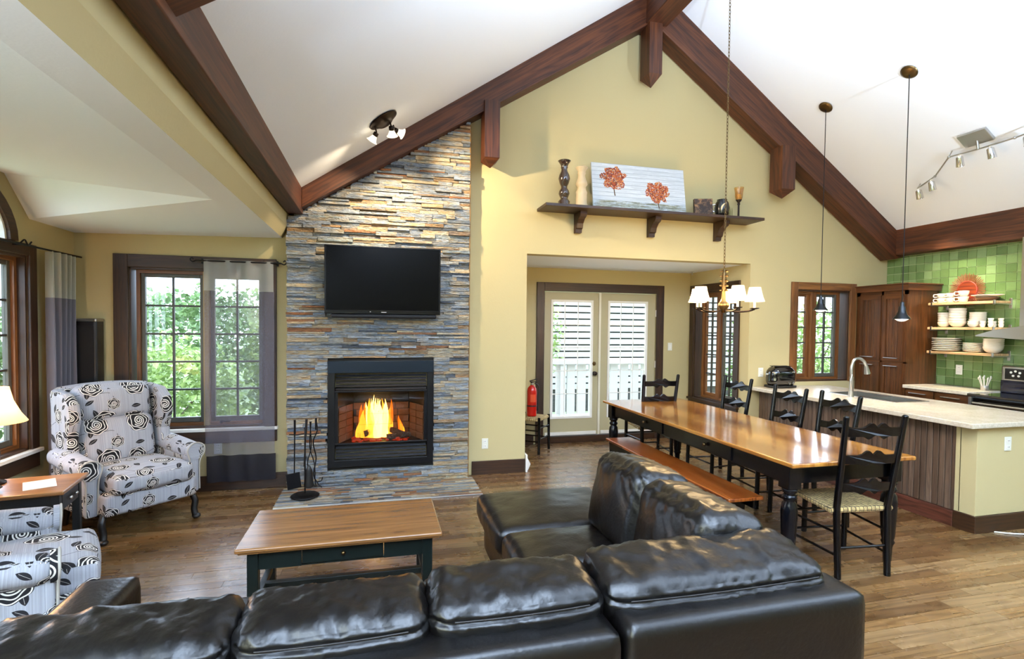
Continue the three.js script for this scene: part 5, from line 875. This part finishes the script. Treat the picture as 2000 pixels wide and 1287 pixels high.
// chandelier over the table
{
  const c = thing('chandelier', 'brass chandelier with cream shades hanging over the dining table', 'chandelier', [3.14, 0, -4.28]);
  part('stem', lathe([[0, 1.79], [0.02, 1.79], [0.03, 1.82], [0.05, 1.85], [0.045, 1.88], [0.022, 1.9], [0.016, 1.98], [0.022, 2.1], [0.016, 2.16], [0.01, 2.2], [0, 2.2]], 0, 0, 0, 18), M.brass, c);
  for (let i = 0; i < 5; i++) { const y = 2.0 + i * 0.045; part('ornament_leaf', [sph(0.016, 0.03, y, 0, 1.3, 0.6, 0.6, 8), sph(0.016, -0.03, y, 0, 1.3, 0.6, 0.6, 8), sph(0.016, 0, y, 0.03, 0.6, 0.6, 1.3, 8)], M.brass, c); }
  const top = ceilR(3.2) - 0.06, chain = [];
  for (let y = 2.2, i = 0; y < 5.0; y += 0.032, i++) { const g = fin(new THREE.TorusGeometry(0.011, 0.0028, 5, 10).scale(0.7, 1.8, 1)); if (i % 2) g.rotateY(PI / 2); chain.push(g.translate(0, y, 0)); }
  stuff(part('chain', chain, M.brass, c));
  part('ceiling_cup', lathe([[0, 5.0], [0.06, 5.0], [0.065, 5.02], [0.03, 5.05], [0, 5.05]]), M.brass, c);
  const shadeM = phy({ color: col('#efe6cf'), roughness: 1, transmission: 0.5, thickness: 0, emissive: col('#ffe2b0'), emissiveIntensity: 0.3 });
  for (let i = 0; i < 5; i++) {
    const a = i / 5 * 2 * PI + 0.5, X = Math.cos(a) * 0.27, Z = Math.sin(a) * 0.27;
    const arm = part('arm', [tube([[0, 1.82, 0], [X * 0.4, 1.8, Z * 0.4], [X * 0.85, 1.81, Z * 0.85], [X, 1.825, Z]], 0.009, 20), lathe([[0, 1.82], [0.04, 1.83], [0.042, 1.836], [0, 1.836]], X, 0, Z)], M.bronze, c);
    part('candle_sleeve', cy(0.011, 0.011, 0.085, X, 1.88, Z), M.plate, arm);
    part('shade', lathe([[0.086, 1.895], [0.07, 1.935], [0.058, 1.98], [0.05, 2.025]], X, 0, Z, 24), shadeM, arm);
    part('bulb', sph(0.016, X, 1.945, Z), glow('#ffe0a8', 5), arm);
    point(c, [X, 1.945, Z], WARM, LIGHTS.chandelier, 1);
  }
}
// pendants over the peninsula
[[4.885, -4.923, 4.16, 1.86, 'nearer the gable wall'], [4.925, -3.995, 4.14, 1.75, 'nearer the camera, before the pantry doors']].forEach(([x, z, yc, y, where]) => {
  const p = thing('pendant_lamp', 'small bell pendant lamp over the peninsula, ' + where, 'pendant lamp', [x, 0, z], 0, 'bell pendants over the peninsula');
  part('canopy', place(lathe([[0, 0], [0.07, 0], [0.075, -0.01], [0.05, -0.025], [0, -0.03]].map(([a, b]) => [a, -b])), 0, ceilR(x) - 0.002, 0, 0, 0, PI - Math.atan(0.722)), M.brass, p);
  part('cord', rod([0, y + 0.13, 0], [0, ceilR(x) - 0.02, 0], 0.004), M.iron, p);
  part('bell', lathe([[0.012, 0.17], [0.018, 0.16], [0.02, 0.13], [0.028, 0.12], [0.032, 0.08], [0.045, 0.045], [0.07, 0.012], [0.075, 0.0], [0.07, 0.002], [0.04, 0.04], [0.024, 0.09], [0.01, 0.12]], 0, y, 0, 28), std({ color: col('#3a3d40'), roughness: 0.3, metalness: 0.9 }), p);
  part('lens', lathe([[0, -0.022], [0.03, -0.016], [0.055, 0.0], [0.05, 0.01], [0, 0.01]], 0, y, 0), glow('#fff2dc', 3), p);
  spot(p, [0, y - 0.026, 0], [0, 0, 0], NEUTRAL, LIGHTS.pendant, 1.15, 0.8, 2);
});
// three armed spot on the left slope
{
  const nrm = V(0.672, -1, 0).normalize(), f = thing('ceiling_spotlight', 'dark bronze ceiling fixture with three frosted spot shades above the fireplace', 'ceiling lamp', [0.035, 3.458, -4.825]);
  const tilt = Math.atan(0.672);
  part('canopy', place(lathe([[0, -0.055], [0.06, -0.05], [0.09, -0.03], [0.135, -0.012], [0.14, 0], [0, 0]], 0, 0, 0, 32), 0, 0, 0, 0, 0, tilt), M.bronze, f);
  const frost = phy({ color: col('#f2efe6'), roughness: 1, transmission: 0.5, thickness: 0, emissive: col('#fff0d8'), emissiveIntensity: 0.9 });
  [[-0.07, -0.05, 0.0, -0.055, -0.11, -0.03, LIGHTS.spotA, [-0.9, -1.4, -0.8]], [0.06, -0.03, 0.04, 0.07, -0.07, 0.05, LIGHTS.spotB, [0.15, -0.85, -0.72]], [0.09, -0.02, -0.05, 0.1, -0.06, -0.05, LIGHTS.spotC, [1.3, -0.35, -0.55]]].forEach(([ax, ay, az, hx, hy, hz, I, dir]) => {
    const d = V(...dir).normalize(), q = new THREE.Quaternion().setFromUnitVectors(V(0, -1, 0), d), place3 = (g) => { g.applyQuaternion(q); return g.translate(hx, hy, hz); };
    const h = part('lamp_arm', [rod([ax, ay, az], [hx, hy, hz], 0.007), place3(lathe([[0, 0], [0.022, 0], [0.024, -0.03], [0, -0.03]]))], M.bronze, f);
    part('shade', place3(lathe([[0.02, -0.03], [0.024, -0.045], [0.038, -0.075], [0.05, -0.085], [0.047, -0.086], [0.034, -0.075], [0.018, -0.04]])), frost, h);
    part('bulb', place3(sph(0.014, 0, -0.06, 0)), glow('#fff2d8', 8), h);
    const P = V(hx, hy, hz).addScaledVector(d, 0.06);
    spot(f, P.toArray(), P.clone().add(d).toArray(), '#ffe6c0', I, 0.75, 0.85, 1);
  });
}
// bent track with spot heads on the right slope
{
  const t = thing('track_light', 'bent steel track light with small spot heads on the right ceiling slope', 'track light');
  const P = [[5.99, 3.27, -4.72], [5.9, 3.33, -4.46], [5.735, 3.445, -4.2], [5.74, 3.44, -3.9], [5.735, 3.445, -3.62], [5.7, 3.46, -3.3], [5.62, 3.5, -3.0]];
  for (let i = 0; i < P.length - 1; i++) part('rail', rod(P[i], P[i + 1], 0.008), M.steel, t);
  for (const i of [1, 2, 4]) part('joint', sph(0.014, ...P[i]), M.steel, t);
  part('canopy', place(rb(0.16, 0.03, 0.26, 0.006, 0, 0, 0), 5.7, ceilR(5.7) - 0.017, -3.93, 0, 0, -Math.atan(0.722)), M.steel, t);
  part('mount', rod([5.72, 3.53, -3.93], [5.74, 3.44, -3.93], 0.012), M.steel, t);
  for (const i of [0, 2, 5]) part('standoff', rod(P[i], [P[i][0] + 0.04, ceilR(P[i][0] + 0.04) - 0.001, P[i][2]], 0.005), M.steel, t);
  const heads = [[0.02, [0.62, -1.5, -0.1], 1], [0.75, [0.55, -1.7, 0.0], 1], [2.3, [0.62, -1.5, -0.25], 1], [3.25, [0.5, -1.7, 0.1], 1], [4.3, [-0.5, -1.4, 0.6], 1.2], [5.5, [-0.6, -1.3, 0.8], 1.2]];
  for (const [s, dir, k] of heads) {
    const i = Math.min(5, Math.floor(s)), b = V(...P[i]).lerp(V(...P[i + 1]), s - i).add(V(0.02, -0.05, 0)), d = V(...dir).normalize(), q = new THREE.Quaternion().setFromUnitVectors(V(0, -1, 0), d), pl = (g) => { g.applyQuaternion(q); return g.translate(b.x, b.y, b.z); };
    const h = part('spot_head', [pl(lathe([[0.016, 0.035], [0.03, 0.025], [0.036, -0.07], [0.032, -0.07], [0.028, 0.01]])), rod([b.x - 0.02, b.y + 0.05, b.z], [b.x, b.y + 0.01, b.z + 0.012], 0.004), rod([b.x - 0.02, b.y + 0.05, b.z], [b.x, b.y + 0.01, b.z - 0.012], 0.004)], M.chrome, t);
    part('lens', pl(lathe([[0, -0.066], [0.031, -0.066], [0.031, -0.06], [0, -0.06]])), glow('#fff4e0', 6), h);
    const p0 = b.clone().addScaledVector(d, 0.075); spot(t, p0.toArray(), p0.clone().add(d).toArray(), '#fff0d8', LIGHTS.track * k, 0.55, 0.6, 0.7);
  }
}
tag(part('sprinkler_head', [cy(0.02, 0.02, 0.004, 4.4, 2.455, -6.72), rod([4.4, 2.455, -6.72], [4.4, 2.41, -6.72], 0.006), cy(0.018, 0.018, 0.003, 4.4, 2.41, -6.72)], M.steel), 'small metal sprinkler head on the alcove ceiling', 'sprinkler');
// uplight floor lamps out of view, placed to light the ceilings
[[5.0, -0.6, 1.78, 'right of the sofa'], [1.2, 0.7, 1.78, 'in the middle of the room'], [-1.9, 1.6, 1.05, 'in the window nook']].forEach(([x, z, h, w], i) => {
  const f = thing('unseen_floor_lamp', `unseen metal floor lamp placed to light the ceilings, ${w}`, 'floor lamp', [x, 0, z]);
  part('base', lathe([[0, 0], [0.14, 0], [0.14, 0.02], [0.03, 0.035], [0, 0.035]]), M.bronze, f);
  part('pole', rod([0, 0.03, 0], [0, h, 0], 0.012), M.bronze, f);
  part('bowl', lathe([[0.02, -0.01], [0.1, 0.02], [0.17, 0.09], [0.168, 0.095], [0.09, 0.03], [0.02, 0.005]], 0, h, 0), M.bronze, f);
  part('bulb', sph(0.03, 0, h + 0.05, 0), glow('#f2f6ff', 10), f);
  spot(f, [0, h + 0.1, 0], [0, h + 2, 0], '#d2e6ff', LIGHTS.floor[i], 1.32, 0.4, 4);
});

renderer.render(scene, camera);
